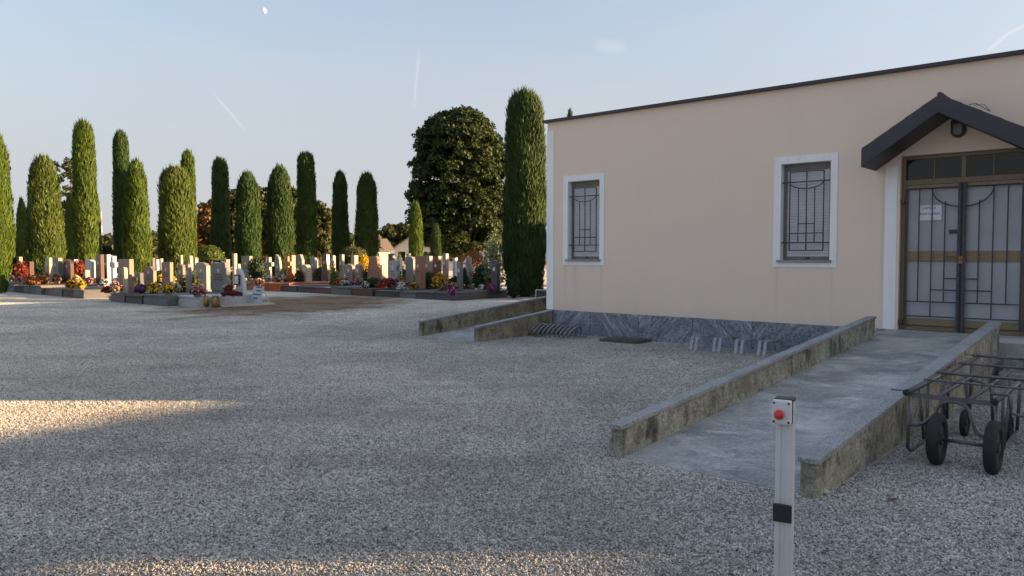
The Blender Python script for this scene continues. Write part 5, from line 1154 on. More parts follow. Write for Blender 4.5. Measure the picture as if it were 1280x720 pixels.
MORE_FLOWERS = [
  (-22.36, 36.94, 0.361, 0.22, 0.42, 'purple', 'purple flowers left below the broad grey-green headstone beside the tall pale beige one', 'black'),
  (-22.06, 36.28, 0.361, 0.31, 0.42, 'gold', 'gold flowers right below the broad grey-green headstone beside the tall pale beige one', 'white_pot'),
  (-21.67, 36.57, 0.321, 0.35, 0.42, 'peach', 'peach flowers left below the dark red round-topped headstone behind the first yellow flower pot', 'white_pot'),
  (-21.2, 35.88, 0.321, 0.25, 0.44, 'magenta', 'magenta flowers right below the dark red round-topped headstone behind the first yellow flower pot', 'terracotta'),
  (-21.73, 37.12, 0.361, 0.27, 0.37, 'yellow', 'yellow flowers left below the white curved headstone half hidden by the red shrub', 'white_pot'),
  (-21.36, 36.97, 0.361, 0.37, 0.37, 'magenta', 'magenta flowers right below the white curved headstone half hidden by the red shrub', 'grey_pot'),
  (-19.17, 33.73, 0.381, 0.26, 0.44, 'yellow', 'yellow flowers left below the small grey rounded stone in front of the white arched headstone', 'white_pot'),
  (-18.85, 33.33, 0.381, 0.39, 0.36, 'cream', 'cream flowers right below the small grey rounded stone in front of the white arched headstone', 'white_pot'),
  (-19.68, 34.75, 0.331, 0.4, 0.26, 'cream', 'cream flowers left below the white headstone with a broad bright right side and dark oval', 'black'),
  (-19.06, 34.29, 0.331, 0.39, 0.44, 'cream', 'cream flowers right below the white headstone with a broad bright right side and dark oval', 'terracotta'),
  (-18.94, 34.11, 0.381, 0.42, 0.3, 'magenta', 'magenta flowers left below the tall dark brown headstone with a column of photographs', 'terracotta'),
  (-18.56, 33.78, 0.381, 0.32, 0.32, 'pink', 'pink flowers right below the tall dark brown headstone with a column of photographs', 'terracotta'),
  (-14.16, 26.82, 0.301, 0.39, 0.26, 'red', 'red flowers left below the narrow leaning pale stone in front of the corner headstone', 'terracotta'),
  (-13.73, 26.64, 0.301, 0.4, 0.45, 'peach', 'peach flowers right below the narrow leaning pale stone in front of the corner headstone', 'grey_pot'),
  (-14.2, 28.37, 0.0, 0.34, 0.26, 'red', 'red flowers at the left foot of the low dark grey headstone behind the purple flowers', 'grey_pot'),
  (-13.94, 28.07, 0.0, 0.36, 0.45, 'peach', 'peach flowers at the right foot of the low dark grey headstone behind the purple flowers', 'black'),
  (-11.84, 27.09, 0.281, 0.39, 0.33, 'yellow', 'yellow flowers left below the rounded pink stone standing against the brown letter stone', 'white_pot'),
  (-11.61, 26.65, 0.281, 0.24, 0.44, 'cream', 'cream flowers right below the rounded pink stone standing against the brown letter stone', 'black'),
  (-9.55, 25.63, 0.341, 0.27, 0.31, 'white', 'white flowers at the left foot of the white sail shaped headstone with dark framed picture', 'black'),
  (-9.31, 25.18, 0.341, 0.28, 0.33, 'red', 'red flowers at the right foot of the white sail shaped headstone with dark framed picture', 'grey_pot'),
  (-29.27, 46.55, 0.0, 0.29, 0.43, 'red', 'red flowers left below the squat beige headstone with lit side behind the green shrub', 'black'),
  (-28.91, 46.12, 0.0, 0.41, 0.25, 'magenta', 'magenta flowers right below the squat beige headstone with lit side behind the green shrub', 'black'),
  (-30.1, 48.35, 0.0, 0.34, 0.29, 'yellow', 'yellow flowers left below the small pinkish headstone just behind the squat beige one', 'grey_pot'),
  (-29.92, 47.95, 0.0, 0.27, 0.41, 'yellow', 'yellow flowers right below the small pinkish headstone just behind the squat beige one', 'terracotta'),
  (-31.48, 48.85, 0.0, 0.25, 0.35, 'red', 'red flowers at the left foot of the little pale headstone behind the red leafy bush', 'black'),
  (-31.27, 48.67, 0.0, 0.35, 0.27, 'white', 'white flowers at the right foot of the little pale headstone behind the red leafy bush', 'black'),
  (-17.65, 36.22, 0.0, 0.38, 0.44, 'yellow', 'yellow flowers left below the brown headstone with sloping shoulder behind the yellow flowers', 'terracotta'),
  (-16.93, 35.6, 0.0, 0.33, 0.3, 'yellow', 'yellow flowers right below the brown headstone with sloping shoulder behind the yellow flowers', 'terracotta'),
  (-16.48, 35.48, 0.0, 0.38, 0.42, 'red', 'red flowers left below the brown square headstone with dark lettering behind the tall yellow flowers', 'grey_pot'),
  (-16.02, 34.8, 0.0, 0.24, 0.37, 'yellow', 'yellow flowers right below the brown square headstone with dark lettering behind the tall yellow flowers', 'grey_pot'),
  (-17.48, 32.67, 0.301, 0.3, 0.33, 'purple', 'purple flowers left below the white cross with a black wreath leaning on it', 'white_pot'),
  (-17.22, 32.42, 0.301, 0.39, 0.37, 'white', 'white flowers right below the white cross with a black wreath leaning on it', 'white_pot'),
  (-19.28, 45.29, 0.0, 0.26, 0.4, 'gold', 'gold flowers at the left foot of the little pink headstone under the cloud shaped tree', 'black'),
  (-18.92, 45.28, 0.0, 0.23, 0.37, 'gold', 'gold flowers at the right foot of the little pink headstone under the cloud shaped tree', 'black'),
  (-13.66, 35.48, 0.0, 0.4, 0.39, 'pink', 'pink flowers at the left foot of the brown square headstone behind the rough hewn stone', 'grey_pot'),
  (-13.32, 35.19, 0.0, 0.37, 0.28, 'peach', 'peach flowers at the right foot of the brown square headstone behind the rough hewn stone', 'black'),
  (-12.91, 34.34, 0.0, 0.3, 0.44, 'white', 'white flowers left below the tall narrow beige pillar behind the white sail stone', 'terracotta'),
  (-12.78, 34.04, 0.0, 0.33, 0.41, 'yellow', 'yellow flowers right below the tall narrow beige pillar behind the white sail stone', 'terracotta'),
  (-12.46, 33.87, 0.0, 0.4, 0.27, 'yellow', 'yellow flowers left below the low pale sloping stone at the foot of the narrow pillar', 'grey_pot'),
  (-12.24, 33.37, 0.0, 0.38, 0.25, 'yellow', 'yellow flowers right below the low pale sloping stone at the foot of the narrow pillar', 'white_pot'),
  (-12.27, 38.56, 0.301, 0.3, 0.34, 'white', 'white flowers at the left foot of the grey pointed headstone behind pink flowers', 'terracotta'),
  (-11.8, 38.36, 0.301, 0.23, 0.35, 'red', 'red flowers at the right foot of the grey pointed headstone behind pink flowers', 'terracotta'),
  (-11.41, 37.56, 0.361, 0.28, 0.31, 'magenta', 'magenta flowers left below the polished red granite headstone on a wide red slab', 'black'),
  (-11.01, 37.18, 0.361, 0.29, 0.29, 'peach', 'peach flowers right below the polished red granite headstone on a wide red slab', 'black'),
  (-11.37, 37.11, 0.361, 0.36, 0.33, 'peach', 'peach flowers left below the red granite cross in front of the red headstone', 'terracotta'),
  (-11.04, 36.9, 0.361, 0.34, 0.41, 'cream', 'cream flowers right below the red granite cross in front of the red headstone', 'white_pot'),
  (-7.86, 34.61, 0.261, 0.36, 0.33, 'red', 'red flowers left below the pinkish headstone with dark lettering, left half of a joined pair', 'white_pot'),
  (-7.45, 34.37, 0.261, 0.27, 0.37, 'purple', 'purple flowers right below the pinkish headstone with dark lettering, left half of a joined pair', 'white_pot'),
  (-7.37, 33.88, 0.261, 0.41, 0.32, 'white', 'white flowers left below the pinkish rounded headstone, right half of a joined pair', 'black'),
  (-6.91, 33.81, 0.261, 0.38, 0.38, 'pink', 'pink flowers right below the pinkish rounded headstone, right half of a joined pair', 'white_pot'),
  (-6.75, 33.98, 0.331, 0.33, 0.41, 'cream', 'cream flowers left below the tall russet brown headstone right of the yellow bush', 'terracotta'),
  (-6.19, 33.29, 0.331, 0.23, 0.27, 'purple', 'purple flowers right below the tall russet brown headstone right of the yellow bush', 'terracotta'),
  (-5.39, 32.46, 0.301, 0.22, 0.42, 'cream', 'cream flowers at the left foot of the wavy edged veined grey headstone', 'terracotta'),
  (-5.12, 32.01, 0.301, 0.39, 0.44, 'red', 'red flowers at the right foot of the wavy edged veined grey headstone', 'black'),
  (-4.86, 32.15, 0.301, 0.32, 0.39, 'pink', 'pink flowers left below the broad plain grey stone slab beside the russet stone panel', 'terracotta'),
  (-4.47, 31.73, 0.301, 0.23, 0.31, 'gold', 'gold flowers right below the broad plain grey stone slab beside the russet stone panel', 'grey_pot'),
  (-4.17, 31.0, 0.241, 0.27, 0.37, 'pink', 'pink flowers at the left foot of the russet textured stone panel with bright right edge', 'white_pot'),
  (-3.92, 30.69, 0.241, 0.29, 0.33, 'yellow', 'yellow flowers at the right foot of the russet textured stone panel with bright right edge', 'terracotta'),
  (-2.59, 29.68, 0.261, 0.3, 0.4, 'peach', 'peach flowers left below the slim light grey headstone between yellow chrysanthemums and a clipped cone', 'grey_pot'),
  (-2.23, 29.46, 0.261, 0.35, 0.35, 'peach', 'peach flowers right below the slim light grey headstone between yellow chrysanthemums and a clipped cone', 'white_pot'),
  (-1.15, 28.86, 0.281, 0.25, 0.27, 'white', 'white flowers at the left foot of the dark grey headstone beside the pale leaved shrub', 'white_pot'),
  (-0.78, 28.74, 0.281, 0.36, 0.29, 'magenta', 'magenta flowers at the right foot of the dark grey headstone beside the pale leaved shrub', 'black'),
  (-16.48, 45.68, 0.0, 0.41, 0.42, 'white', 'white flowers at the left foot of the grey-green headstone behind the yellow and white bouquet', 'black'),
  (-15.73, 45.07, 0.0, 0.39, 0.37, 'cream', 'cream flowers at the right foot of the grey-green headstone behind the yellow and white bouquet', 'black'),
  (-12.03, 41.92, 0.0, 0.38, 0.29, 'white', 'white flowers left below the grey headstone with sloped top behind the red granite one', 'black'),
  (-11.79, 41.48, 0.0, 0.25, 0.45, 'white', 'white flowers right below the grey headstone with sloped top behind the red granite one', 'white_pot'),
  (-11.17, 41.34, 0.0, 0.39, 0.41, 'magenta', 'magenta flowers at the left foot of the plain grey headstone right of the beige stone', 'terracotta'),
  (-10.75, 41.15, 0.0, 0.41, 0.41, 'purple', 'purple flowers at the right foot of the plain grey headstone right of the beige stone', 'terracotta'),
  (-10.42, 40.24, 0.0, 0.35, 0.41, 'purple', 'purple flowers left below the dark red tapering headstone behind white and yellow flowers', 'terracotta'),
  (-9.82, 40.01, 0.0, 0.26, 0.3, 'white', 'white flowers right below the dark red tapering headstone behind white and yellow flowers', 'grey_pot'),
  (-8.58, 38.91, 0.0, 0.4, 0.3, 'cream', 'cream flowers left below the tall pale pillar rising behind the pinkish pair of headstones', 'terracotta'),
  (-8.19, 38.91, 0.0, 0.38, 0.27, 'yellow', 'yellow flowers right below the tall pale pillar rising behind the pinkish pair of headstones', 'black'),
  (-7.06, 37.77, 0.0, 0.37, 0.32, 'yellow', 'yellow flowers at the left foot of the pale arched shrine behind the russet headstone', 'terracotta'),
  (-6.72, 37.51, 0.0, 0.24, 0.38, 'yellow', 'yellow flowers at the right foot of the pale arched shrine behind the russet headstone', 'white_pot'),
  (-6.26, 36.87, 0.0, 0.4, 0.27, 'peach', 'peach flowers left below the dark headstone with small statue behind the wavy stone', 'white_pot'),
  (-5.98, 36.54, 0.0, 0.27, 0.36, 'pink', 'pink flowers right below the dark headstone with small statue behind the wavy stone', 'black'),
  (-4.28, 34.42, 0.0, 0.28, 0.39, 'cream', 'cream flowers at the left foot of the pinkish grey headstone behind the dark clipped cone', 'black'),
  (-4.04, 34.12, 0.0, 0.35, 0.36, 'pink', 'pink flowers at the right foot of the pinkish grey headstone behind the dark clipped cone', 'terracotta'),
  (-3.79, 34.17, 0.0, 0.36, 0.39, 'cream', 'cream flowers left below the dark red headstone with bright right edge above the chrysanthemums', 'grey_pot'),
  (-3.54, 33.84, 0.0, 0.26, 0.43, 'cream', 'cream flowers right below the dark red headstone with bright right edge above the chrysanthemums', 'white_pot'),
  (-3.79, 37.53, 0.0, 0.4, 0.38, 'pink', 'pink flowers left below the grey headstone in the shade under the big round tree', 'white_pot'),
  (-3.4, 37.36, 0.0, 0.32, 0.41, 'gold', 'gold flowers right below the grey headstone in the shade under the big round tree', 'terracotta'),
  (-3.26, 36.98, 0.0, 0.33, 0.4, 'pink', 'pink flowers at the left foot of the small white headstone under the big round tree', 'black'),
  (-2.94, 36.87, 0.0, 0.39, 0.26, 'pink', 'pink flowers at the right foot of the small white headstone under the big round tree', 'black'),
  (-17.54, 50.84, 0.0, 0.4, 0.44, 'white', 'white flowers at the left foot of the small grey headstone behind the round dark hedge', 'white_pot'),
  (-17.14, 50.69, 0.0, 0.32, 0.45, 'gold', 'gold flowers at the right foot of the small grey headstone behind the round dark hedge', 'grey_pot'),
  (-14.46, 48.62, 0.0, 0.33, 0.43, 'yellow', 'yellow flowers left below the small white headstone far behind the red granite one', 'terracotta'),
  (-14.13, 48.39, 0.0, 0.35, 0.33, 'white', 'white flowers right below the small white headstone far behind the red granite one', 'grey_pot'),
  (-12.6, 46.92, 0.0, 0.38, 0.36, 'cream', 'cream flowers left below the small pink headstone far behind the plain grey stone', 'grey_pot'),
  (-12.37, 46.72, 0.0, 0.29, 0.31, 'cream', 'cream flowers right below the small pink headstone far behind the plain grey stone', 'white_pot'),
  (-10.91, 45.0, 0.0, 0.33, 0.37, 'peach', 'peach flowers left below the small rounded grey headstone behind the slim green cone', 'white_pot'),
  (-10.63, 44.79, 0.0, 0.39, 0.35, 'gold', 'gold flowers right below the small rounded grey headstone behind the slim green cone', 'grey_pot'),
  (-6.4, 41.19, 0.0, 0.37, 0.3, 'magenta', 'magenta flowers at the left foot of the small beige headstone behind the wavy grey stone', 'grey_pot'),
  (-6.13, 40.92, 0.0, 0.38, 0.29, 'gold', 'gold flowers at the right foot of the small beige headstone behind the wavy grey stone', 'white_pot'),
  (-6.26, 42.02, 0.0, 0.4, 0.28, 'pink', 'pink flowers at the left foot of the small grey cross behind the plain stone slab', 'terracotta'),
  (-5.73, 41.97, 0.0, 0.34, 0.35, 'cream', 'cream flowers at the right foot of the small grey cross behind the plain stone slab', 'white_pot'),
  (-2.49, 35.7, 0.0, 0.29, 0.32, 'gold', 'gold flowers at the left foot of the small grey headstone behind the orange bush', 'grey_pot'),
  (-2.16, 35.3, 0.0, 0.41, 0.39, 'pink', 'pink flowers at the right foot of the small grey headstone behind the orange bush', 'black'),
  (-39.04, 61.98, 0.0, 0.31, 0.4, 'white', 'white flowers at the left foot of the pale headstone seen between the two leftmost cypresses', 'white_pot'),
  (-38.68, 62.02, 0.0, 0.24, 0.29, 'yellow', 'yellow flowers at the right foot of the pale headstone seen between the two leftmost cypresses', 'grey_pot'),
  (-21.32, 42.65, 0.0, 0.33, 0.33, 'peach', 'peach flowers left below the small white headstone at the foot of the forked cypress pair', 'white_pot'),
  (-21.04, 42.51, 0.0, 0.36, 0.34, 'yellow', 'yellow flowers right below the small white headstone at the foot of the forked cypress pair', 'white_pot'),
]
CYPRESSES = [
  (-26.83, 40, 8.06, 0.83, 'tall cypress cut by the left edge of the picture', 18900, 'cyp', 0.3825, 0.2, 0.35),
  (-22.1, 33, 5.55, 0.41, 'lower cypress in front at the very left edge', 14700, 'cyp', 0.34, 0.25, 0.35),
  (-39.46, 62, 6.12, 0.45, 'small distant cypress, second from the left', 8400, 'cyp_olive', 0.34, 0.3, 0.35),
  (-27.81, 45.8, 7.42, 1.03, 'stout broad cypress left of the poplar', 23100, 'cyp_olive', 0.425, 0.14, 0.3),
  (-33.29, 58, 6.25, 0.36, 'slim short cypress in front of the poplar', 7350, 'cyp_olive', 0.2975, 0.3, 0.35),
  (-22.72, 41, 8.6, 0.58, 'tallest slim cypress in the left part, with a flat tip', 18900, 'cyp', 0.187, 0.09, 0.35),
  (-40.39, 75, 7.54, 0.31, 'thin distant cypress just right of the tallest left one', 5250, 'cyp', 0.255, 0.3, 0.35),
  (-31.13, 61.5, 11.47, 0.64, 'tall cypress, rear one of the close pair', 16800, 'cyp_dark', 0.17, 0.09, 0.35),
  (-21.11, 43.3, 6.83, 0.7, 'shorter cypress, front one of the close pair', 18900, 'cyp', 0.34, 0.18, 0.35),
  (-21.21, 48.6, 7.12, 0.99, 'stout round-topped cypress with a taller slim one behind', 21000, 'cyp_olive', 0.11900000000000001, 0.14, 0.5),
  (-22.92, 54.6, 8.94, 0.51, 'slim cypress rising behind the stout round-topped one', 12600, 'cyp', 0.17, 0.1, 0.35),
  (-23.44, 62, 9.41, 0.71, 'dark slim cypress left of the autumn tree group', 14700, 'cyp_dark', 0.187, 0.1, 0.35),
  (-17.55, 51.2, 7.04, 0.8, 'round-topped cypress, left one of two in the middle', 16800, 'cyp_dark', 0.187, 0.2, 0.5),
  (-15.96, 53, 7.67, 0.86, 'round-topped cypress, right one of two in the middle', 16800, 'cyp_dark', 0.204, 0.2, 0.5),
  (-15.2, 57, 9.14, 0.71, 'slim tall cypress with a ragged flat tip in the middle', 16800, 'cyp_dark', 0.187, 0.07, 0.35),
  (-13.6, 61, 8.21, 0.67, 'dark cypress left of the umbrella tree', 13650, 'cyp_dark', 0.272, 0.16, 0.35),
  (-11.12, 59, 7.87, 0.89, 'dark cypress right of the umbrella tree, against the houses', 16800, 'cyp_dark', 0.272, 0.16, 0.35),
  (-6.25, 50, 4.93, 0.44, 'short cypress at the left foot of the big round tree', 10500, 'cyp', 0.255, 0.2, 0.35),
  (-5.44, 55, 3.66, 0.37, 'low dark cypress under the big round tree', 8400, 'cyp_dark', 0.255, 0.2, 0.35),
  (0.51, 30.5, 7.99, 0.81, 'large near cypress beside the left corner of the building', 54600, 'cyp_dark', 0.17, 0.1, 0.45),
  (4.5, 60, 12.91, 0.5, 'cypress tip just showing above the flat roof', 6300, 'cyp_dark', 0.34, 0.2, 0.35),
]
MOON = (-0.2911, 0.9126, 0.2871)

# ================================================================== planting
for (x,y,h,r,label,n,m,taper,tipw,belly) in CYPRESSES:
    near = y < 35
    cypress(x, y, h, r, label, n, m, taper, tipw, belly, base=.12 if near else .3, blade=(.26,.042) if near else (.32,.062))
# the big round tree and the trees beyond
broad_tree(-4.1, 60, 13.3, 4.15, 1.1, 'big dense round-headed tree with dark leaves, left of the nearest cypress', 'leaf', 680, 210, .19, cr=.15, boxy=.22, trunk_r=.22, fill=.40, flat=.62)
for (x,y,h,rx,label,m,nc) in BACK_TREES:
    broad_tree(x, y, h, rx, .7, label, m, int(nc*1.7), 75, .26, cr=.24, group='trees behind the cypresses', trunk_r=.12, fill=.35, boxy=.12)
for (x, h, w, lab) in [(-54.6,13.2,1.1,'left poplar of the thin pair behind the tallest left cypress'), (-52.6,13.6,1.0,'right poplar of the thin pair behind the tallest left cypress')]:
    t_ = empty('poplar_tree', (x,92,0), 0, lab, 'tree', 'poplars'); trunk_mesh('trunk', h*.9, .2, .04, t_)
    zc = rng.random(90); cc = np.stack([(rng.random(90)-.5)*2*w*(1.25-.85*zc), (rng.random(90)-.5)*2*w*(1.25-.85*zc), 2.5+(h-3)*zc], 1)
    npmesh('crown', *leaf_cloud(cc, np.full(90,.5), 50, .20), 'leaf_olive', t_)

def far_wood(name, x0, x1, y, hmin, hmax, m, n, label):
    cx = x0+(x1-x0)*rng.random(n); hh = hmin+(hmax-hmin)*(.5+.5*np.sin(cx*.35+1)*np.sin(cx*.13+2)*.8+.2*rng.standard_normal(n)).clip(0,1)
    c = np.stack([cx, y+8*rng.random(n), hh*(.25+.75*rng.random(n)**.5)], 1)
    o = stuff(npmesh(name, *leaf_cloud(c, np.full(n,1.7), 60, .75, .5), m)); o['label'] = label; o['category'] = 'woodland'
far_wood('far_woodland', -120, -58, 130, 2.5, 6.2, 'leaf_far', 420, 'low dark line of woodland on the horizon at the left')
far_wood('far_woodland', -60, 30, 165, 3.5, 7.8, 'leaf_olive', 420, 'distant tree line seen between the cypresses and the houses')

far_wood('low_woodland', -78, -46, 100, 1.6, 3.6, 'leaf_olive', 260, 'low green shrubs and trees behind the left cypresses')
far_wood('low_woodland', -40, -17, 90, 1.8, 3.8, 'leaf_olive', 240, 'low green shrubs and trees behind the middle cypresses')
for g_ in GRAVES:
    u,v,w,h,t,kind,m,label,slab_,photo,z0 = g_
    grave(u, v, w, h, t, kind, m, label, slab_, photo, z0=z0)
for (a,b,vf,vb,hs,sm), label in FREE_SLABS:
    sm = KERB.get(sm, sm); k0 = empty('grave', P((a+b)/2, vf, 0), YAW, label, 'grave', 'graves'); hw_ = (b-a)/2-.012
    MB().box(-hw_,hw_,0,vf-vb,-.05,hs*.62).build('kerb', sm, k0, bevel=.008)
    MB().box(-hw_,hw_,.025,vf-vb-.02,hs*.625,hs-.045).build('inner_block', sm, k0)
    MB().box(-hw_+.004,hw_-.004,-.018,vf-vb-.004,hs-.0445,hs).build('cover_slab', sm, k0, bevel=.008)
for (x,y,z,w,h,c,label,pot) in FLOWERS: flowers(x, y, z, max(w,.18), max(h,.14), c, label, pot, green=.30 if c == 'gold' and w > .6 else .5, group='flowers on the graves')
for (x,y,z,w,h,c,label,pot) in MORE_FLOWERS: flowers(x, y, z, w, h, c, label, pot, group='flowers on the graves')
for (x,y,z,w,h,m,shape,label,name) in SHRUBS+MORE_SHRUBS: shrub(x, y, z, w, h, label, m, shape, leaf=.075 if w < .9 else .085, n=500 if w < .6 else 1100, name=name)
for (x,y,z,label,cc) in LANTERNS:
    ln_ = empty('grave_lantern', (x,y,z), 0, label, 'lantern', 'lanterns on the graves')
    MB().lathe([(.055,0),(.055,.03),(.045,.035),(.0,.035)], 10).build('lantern_foot', 'gold', ln_)
    MB().lathe([(.042,.036),(.05,.09),(.045,.17),(.0,.17)], 10).build('lantern_glass', 'red' if cc == 'red' else 'white_pot', ln_, smooth=True)
    MB().lathe([(.055,.171),(.05,.19),(.02,.22),(.0,.225)], 10).build('lantern_cap', 'gold', ln_)
# white plinth strip beside the white grave, with the notice board and the two vases
stp = empty('stone_strip', P(-12.72,.50), YAW, 'flat white stone strip beside the white grave on the bare earth', 'stone strip')
MB().box(-.215,.20,0,1.85,-.03,.055).build('strip', 'marble_white', stp, bevel=.008)
nt_ = empty('notice_board', P(-12.74,-.72,.056), YAW+R(14), 'small white leaning notice board with four dark lines on the white stone strip', 'notice')
bd = MB().hexa([(-.23,0,0),(.23,0,0),(.23,.02,0),(-.23,.02,0),(-.23,.20,.55),(.23,.20,.55),(.23,.22,.55),(-.23,.22,.55)]).build('board', 'marble_white', nt_, bevel=.004)
mb = MB()
for i,(z,a,b) in enumerate([(.50,-.10,.14),(.385,-.07,.11),(.27,-.16,.15),(.15,-.10,.06)]):
    x_ = a
    while x_ < b:
        wch = random.uniform(.022,.034); y_ = z*.2/.55-.0025; mb.hexa([(x_,y_,z),(x_+wch,y_,z),(x_+wch,y_+.002,z),(x_,y_+.002,z),(x_,y_+.0145,z+.04),(x_+wch,y_+.0145,z+.04),(x_+wch,y_+.0165,z+.04),(x_,y_+.0165,z+.04)]); x_ += wch+.008
mb.build('lettering', 'ink', bd)
MB().tube([(.20,.19,.50),(.22,.42,.0)], .012, 6).build('prop', 'alu', nt_)
for i, (x,y,lab) in enumerate([(-9.62,24.05,'bronze grave vase with dry stems, left one of the two by the white grave'), (-9.28,24.0,'empty bronze grave vase, right one of the two by the white grave')]):
    vv = empty('grave_vase', (x,y,0), 0, lab, 'vase', 'bronze vases by the white grave')
    MB().lathe([(.07,0),(.11,.05),(.13,.18),(.10,.29),(.085,.33),(.105,.36),(.09,.36),(.07,.32),(.0,.30)], 14).build('vase_body', 'gold', vv, smooth=True)
    if i == 0:
        mb = MB()
        for k_ in range(9): a = k_*.7; mb.tube([(0,0,.3),(.03*math.cos(a),.03*math.sin(a),.45),(.09*math.cos(a),.09*math.sin(a),.55+.05*math.sin(k_*3))], .008, 4)
        mb.build('dry_stems', 'bark', vv)
# framed picture on the sail stone
fp = empty('picture_frame', P(-13.90,-.765,.62), YAW, 'dark framed picture leaning on the white sail shaped headstone', 'picture frame')
MB().box(-.16,.16,-.02,.0,0,.36).build('frame', 'black', fp, bevel=.004); MB().box(-.12,.12,-.024,-.019,.05,.31).build('picture', 'photo', fp)
# pale dry stalks and a dark framed panel at the foot of the nearest cypress
stk = empty('dry_plant', (-.15,29.3,0), 0, 'small pale dried plant at the foot of the nearest cypress', 'plant')
mb = MB(); [mb.tube([(0,0,0),(.05*math.cos(a),.05*math.sin(a),.2),(.16*math.cos(a),.16*math.sin(a),.36+.06*math.sin(5*a))], [.012,.01,.004], 5) for a in np.linspace(0,6,9)]; mb.build('stalks', 'beige', stk)
fr_ = empty('framed_panel', P(-5.9,-6.6), YAW, 'low dark panel with thin pale metal edge behind the far ramp', 'panel')
MB().box(.22,1.4,0,.04,.03,.50).build('panel', 'black', fr_); e_ = MB(); e_.box(.20,1.42,-.005,.045,.50,.52); e_.box(.18,.20,-.004,.044,0,.50); e_.box(.70,.72,-.004,.001,.03,.50); e_.build('edge', 'alu', fr_)

# ================================================================== houses beyond the cemetery
M['house_cream'] = plain('cream_house_render', (.66,.56,.40), .9, var=.06)
M['house_white'] = plain('white_house_render', (.62,.62,.60), .9, var=.06)
M['house_grey'] = plain('grey_house_render', (.36,.37,.38), .9, var=.08)
k = NT('brown_roof_tiles'); g = k.noise(3, 5, .6, k.map((6,1,1))); k.col(k.ramp(g, [(.3,(.09,.07,.06)),(.7,(.16,.125,.105))])).rough(.9); M['tiles'] = k.m
def far_house(x, y, w, d, he, hr, rz, wall, label, gable_front=True, wins=()):
    h_ = empty('far_house', (x,y,0), rz, label, 'house', 'houses beyond the cemetery')
    mb = MB(); mb.box(-w/2,w/2,0,d,-.2,he); 
    if gable_front: mb.add([(-w/2,0,he),(w/2,0,he),(0,0,hr),(-w/2,d,he),(w/2,d,he),(0,d,hr)], [(0,1,2),(5,4,3)])
    else: mb.add([(-w/2,0,he),(-w/2,d,he),(-w/2,d/2,hr),(w/2,0,he),(w/2,d,he),(w/2,d/2,hr)], [(0,2,1),(3,4,5)])
    mb.build('wall', wall, h_)
    rf = MB(); o_ = .45; t_ = .16
    if gable_front:
        for s in (-1,1):
            sl_ = (hr-he)/(w/2); xe = s*(w/2+o_); ze = he - o_*sl_
            a, b = ((xe,ze),(0,hr)) if s < 0 else ((0,hr),(xe,ze))
            slab4(rf, (a[0],a[1]+t_), (b[0],b[1]+t_), -o_, d+o_, t_-.01)
    else:
        sl_ = (hr-he)/(d/2)
        for s in (-1,1):
            ye, ze = (-o_, he-o_*sl_) if s < 0 else (d+o_, he-o_*sl_)
            rf.prism_x([(ye,ze+.01),(d/2,hr+.01),(d/2,hr+t_),(ye,ze+t_)], -w/2-o_, w/2+o_)
    rf.build('roof', 'tiles', h_)
    for (wx, wz, ww, wh) in wins:
        f_ = MB().box(wx-ww/2-.06,wx+ww/2+.06,-.04,.02,wz-.06,wz+wh+.06).build('window', 'house_white', h_); MB().box(wx-ww/2,wx+ww/2,-.05,-.035,wz,wz+wh).build('pane', 'glass', f_)
    return h_
far_house(-16.6, 98, 2.4, 3.2, 2.5, 3.7, R(38), 'house_cream', 'cream house with brown roof in full sun between dark cypress and gabled house', False)
far_house(-13.6, 106, 5.2, 9, 2.7, 4.5, R(3), 'house_white', 'gabled grey-white house with dark roof right of the cream one', True, [(-1.6,.9,1.0,1.3),(1.4,.9,1.0,1.3)])
far_house(-22.0, 108, 5.0, 8, 2.8, 4.6, R(4), 'house_white', 'house glimpsed between the two cypresses beside the umbrella tree', False, [(0,.9,1.0,1.3)])
far_house(-4.4, 84, 6.0, 8, 3.0, 4.0, R(3), 'house_grey', 'blue-grey house in the shade under the big round tree', False, [(-2.0,1.0,.9,2.2),(.4,1.0,.9,2.2),(2.4,1.0,.9,2.2)])
ms = empty('radio_mast', (-160,300,0), 0, 'thin red and white lattice mast far away right of the tallest left cypress', 'mast')
for i, c_ in enumerate(['white','red','white','red','white','red','white']):
    mb = MB(); z0_, z1_ = i*2.7, i*2.7+2.7
    for ax_, ay_ in ((-.3,-.3),(.3,-.3),(0,.35)): mb.tube([(ax_,ay_,z0_),(ax_,ay_,z1_)], .035, 5)
    for q in range(3): mb.tube([(-.3,-.3,z0_+q*.9),(.3,-.3,z0_+q*.9+.8)], .025, 4); mb.tube([(.3,-.3,z0_+q*.9),(0,.35,z0_+q*.9+.8)], .025, 4)
    mb.build('mast_section', c_, ms)
# half moon in daylight: the sunlit half of the ball only
mo = MB(); az_ = np.linspace(-math.pi/2, math.pi/2, 11); el_ = np.linspace(-math.pi/2, math.pi/2, 11)
vs_ = [(math.cos(e)*math.cos(a)*34, math.cos(e)*math.sin(a)*34, math.sin(e)*34) for e in el_ for a in az_]
mo.add(vs_, [(i*11+j, i*11+j+1, (i+1)*11+j+1, (i+1)*11+j) for i in range(10) for j in range(10)])
k = NT('moon_surface'); k.col((.45,.45,.46)).rough(1.0); M['moon'] = k.m
moon = tag(mo.build('moon', 'moon', smooth=True), 'pale half moon high in the daylight sky above the cypresses', 'moon')
moon.location = Vector(MOON)*9000; moon.rotation_euler = (0, R(-25), R(10)); 

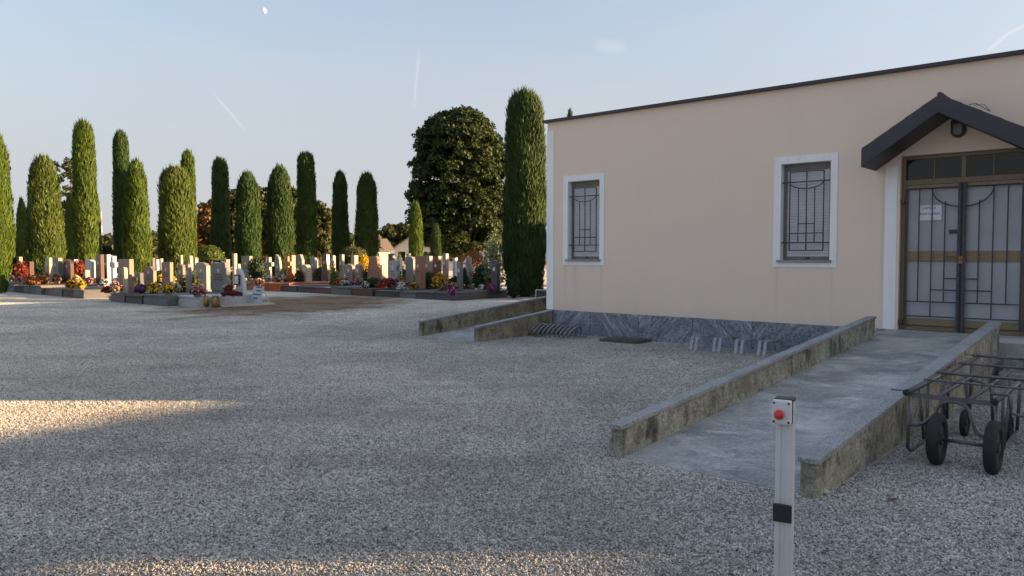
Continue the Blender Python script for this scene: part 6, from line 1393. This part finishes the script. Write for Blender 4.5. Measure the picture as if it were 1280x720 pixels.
# ================================================================== unseen masses added to the right, out of the picture, to shade the yard
wing = empty('added_shade_wing', (21.07, 8.53, 0), YAW, 'long low plastered wing added unseen off to the right to shade the yard', 'building')  # unseen mass added, its roof edge set to shape the yard's shadow
WH = 4.20
def wy(depth): return (depth-8.53)/.7543       # along the wing, from the depth in front of the camera
mb = MB(); mb.box(0, 6, wy(4.30)+5.6, wy(13.5), -.2, WH); mb.build('wall', 'plaster', wing)
mb = MB(); mb.box(0, 6, wy(-12), wy(3.66), -.2, WH); mb.build('wall', 'plaster', wing)
MB().box(.0, .18, wy(4.30), wy(4.30)+5.598, -.2, WH).build('shade_screen', 'plaster', wing)
MB().box(.0, .18, wy(3.66)+.001, wy(4.30)-.001, -.2, 2.88).build('slot_lower_blocker', 'plaster', wing)  # with the piece above, leaves a slot shaped to throw a sun patch
MB().box(.0, .18, wy(3.66)+.001, wy(4.30)-.001, 3.36, WH).build('slot_upper_blocker', 'plaster', wing)
for a, b in ((wy(-12)-.1, wy(3.66)-.002), (wy(4.30)+5.6, wy(13.5)+.1)): MB().box(-.002, 6.1, a, b, WH+.001, WH+.06).build('roof', 'fascia', wing)
pl_ = P(0,0)*0 + Vector((21.07,8.53,0)) + WV*((wy(3.66)+wy(4.30))/2) - UV*.5
shrub(pl_.x, pl_.y, 2.5, 1.3, 1.6, 'leaves added in the slot of the shading wing to dapple the sun', 'leaf_shrub', 'bush', leaf=.14, n=190)  # unseen foliage added to break up the light through the slot
for i, (x,y,h,rx) in enumerate([(3.5,27.9,2.4,1.3),(4.15,29.2,2.7,1.9),(9.5,30.5,4.6,2.0),(13.5,34,5.0,2.4),(8.6,36.5,4.2,2.0),(18,32,5.2,2.6),(12.5,41,5.4,2.6)]):  # unseen trees added to shade the ground and lower parts of the graves
    broad_tree(x, y, h, rx, .3, ['first','second','third','fourth','fifth','sixth','seventh'][i]+' of the low bushy trees added out of sight behind the building for shade', 'leaf', 60, 60, .3, cr=.25, group='unseen bushy trees added for shade', trunk_r=.1)
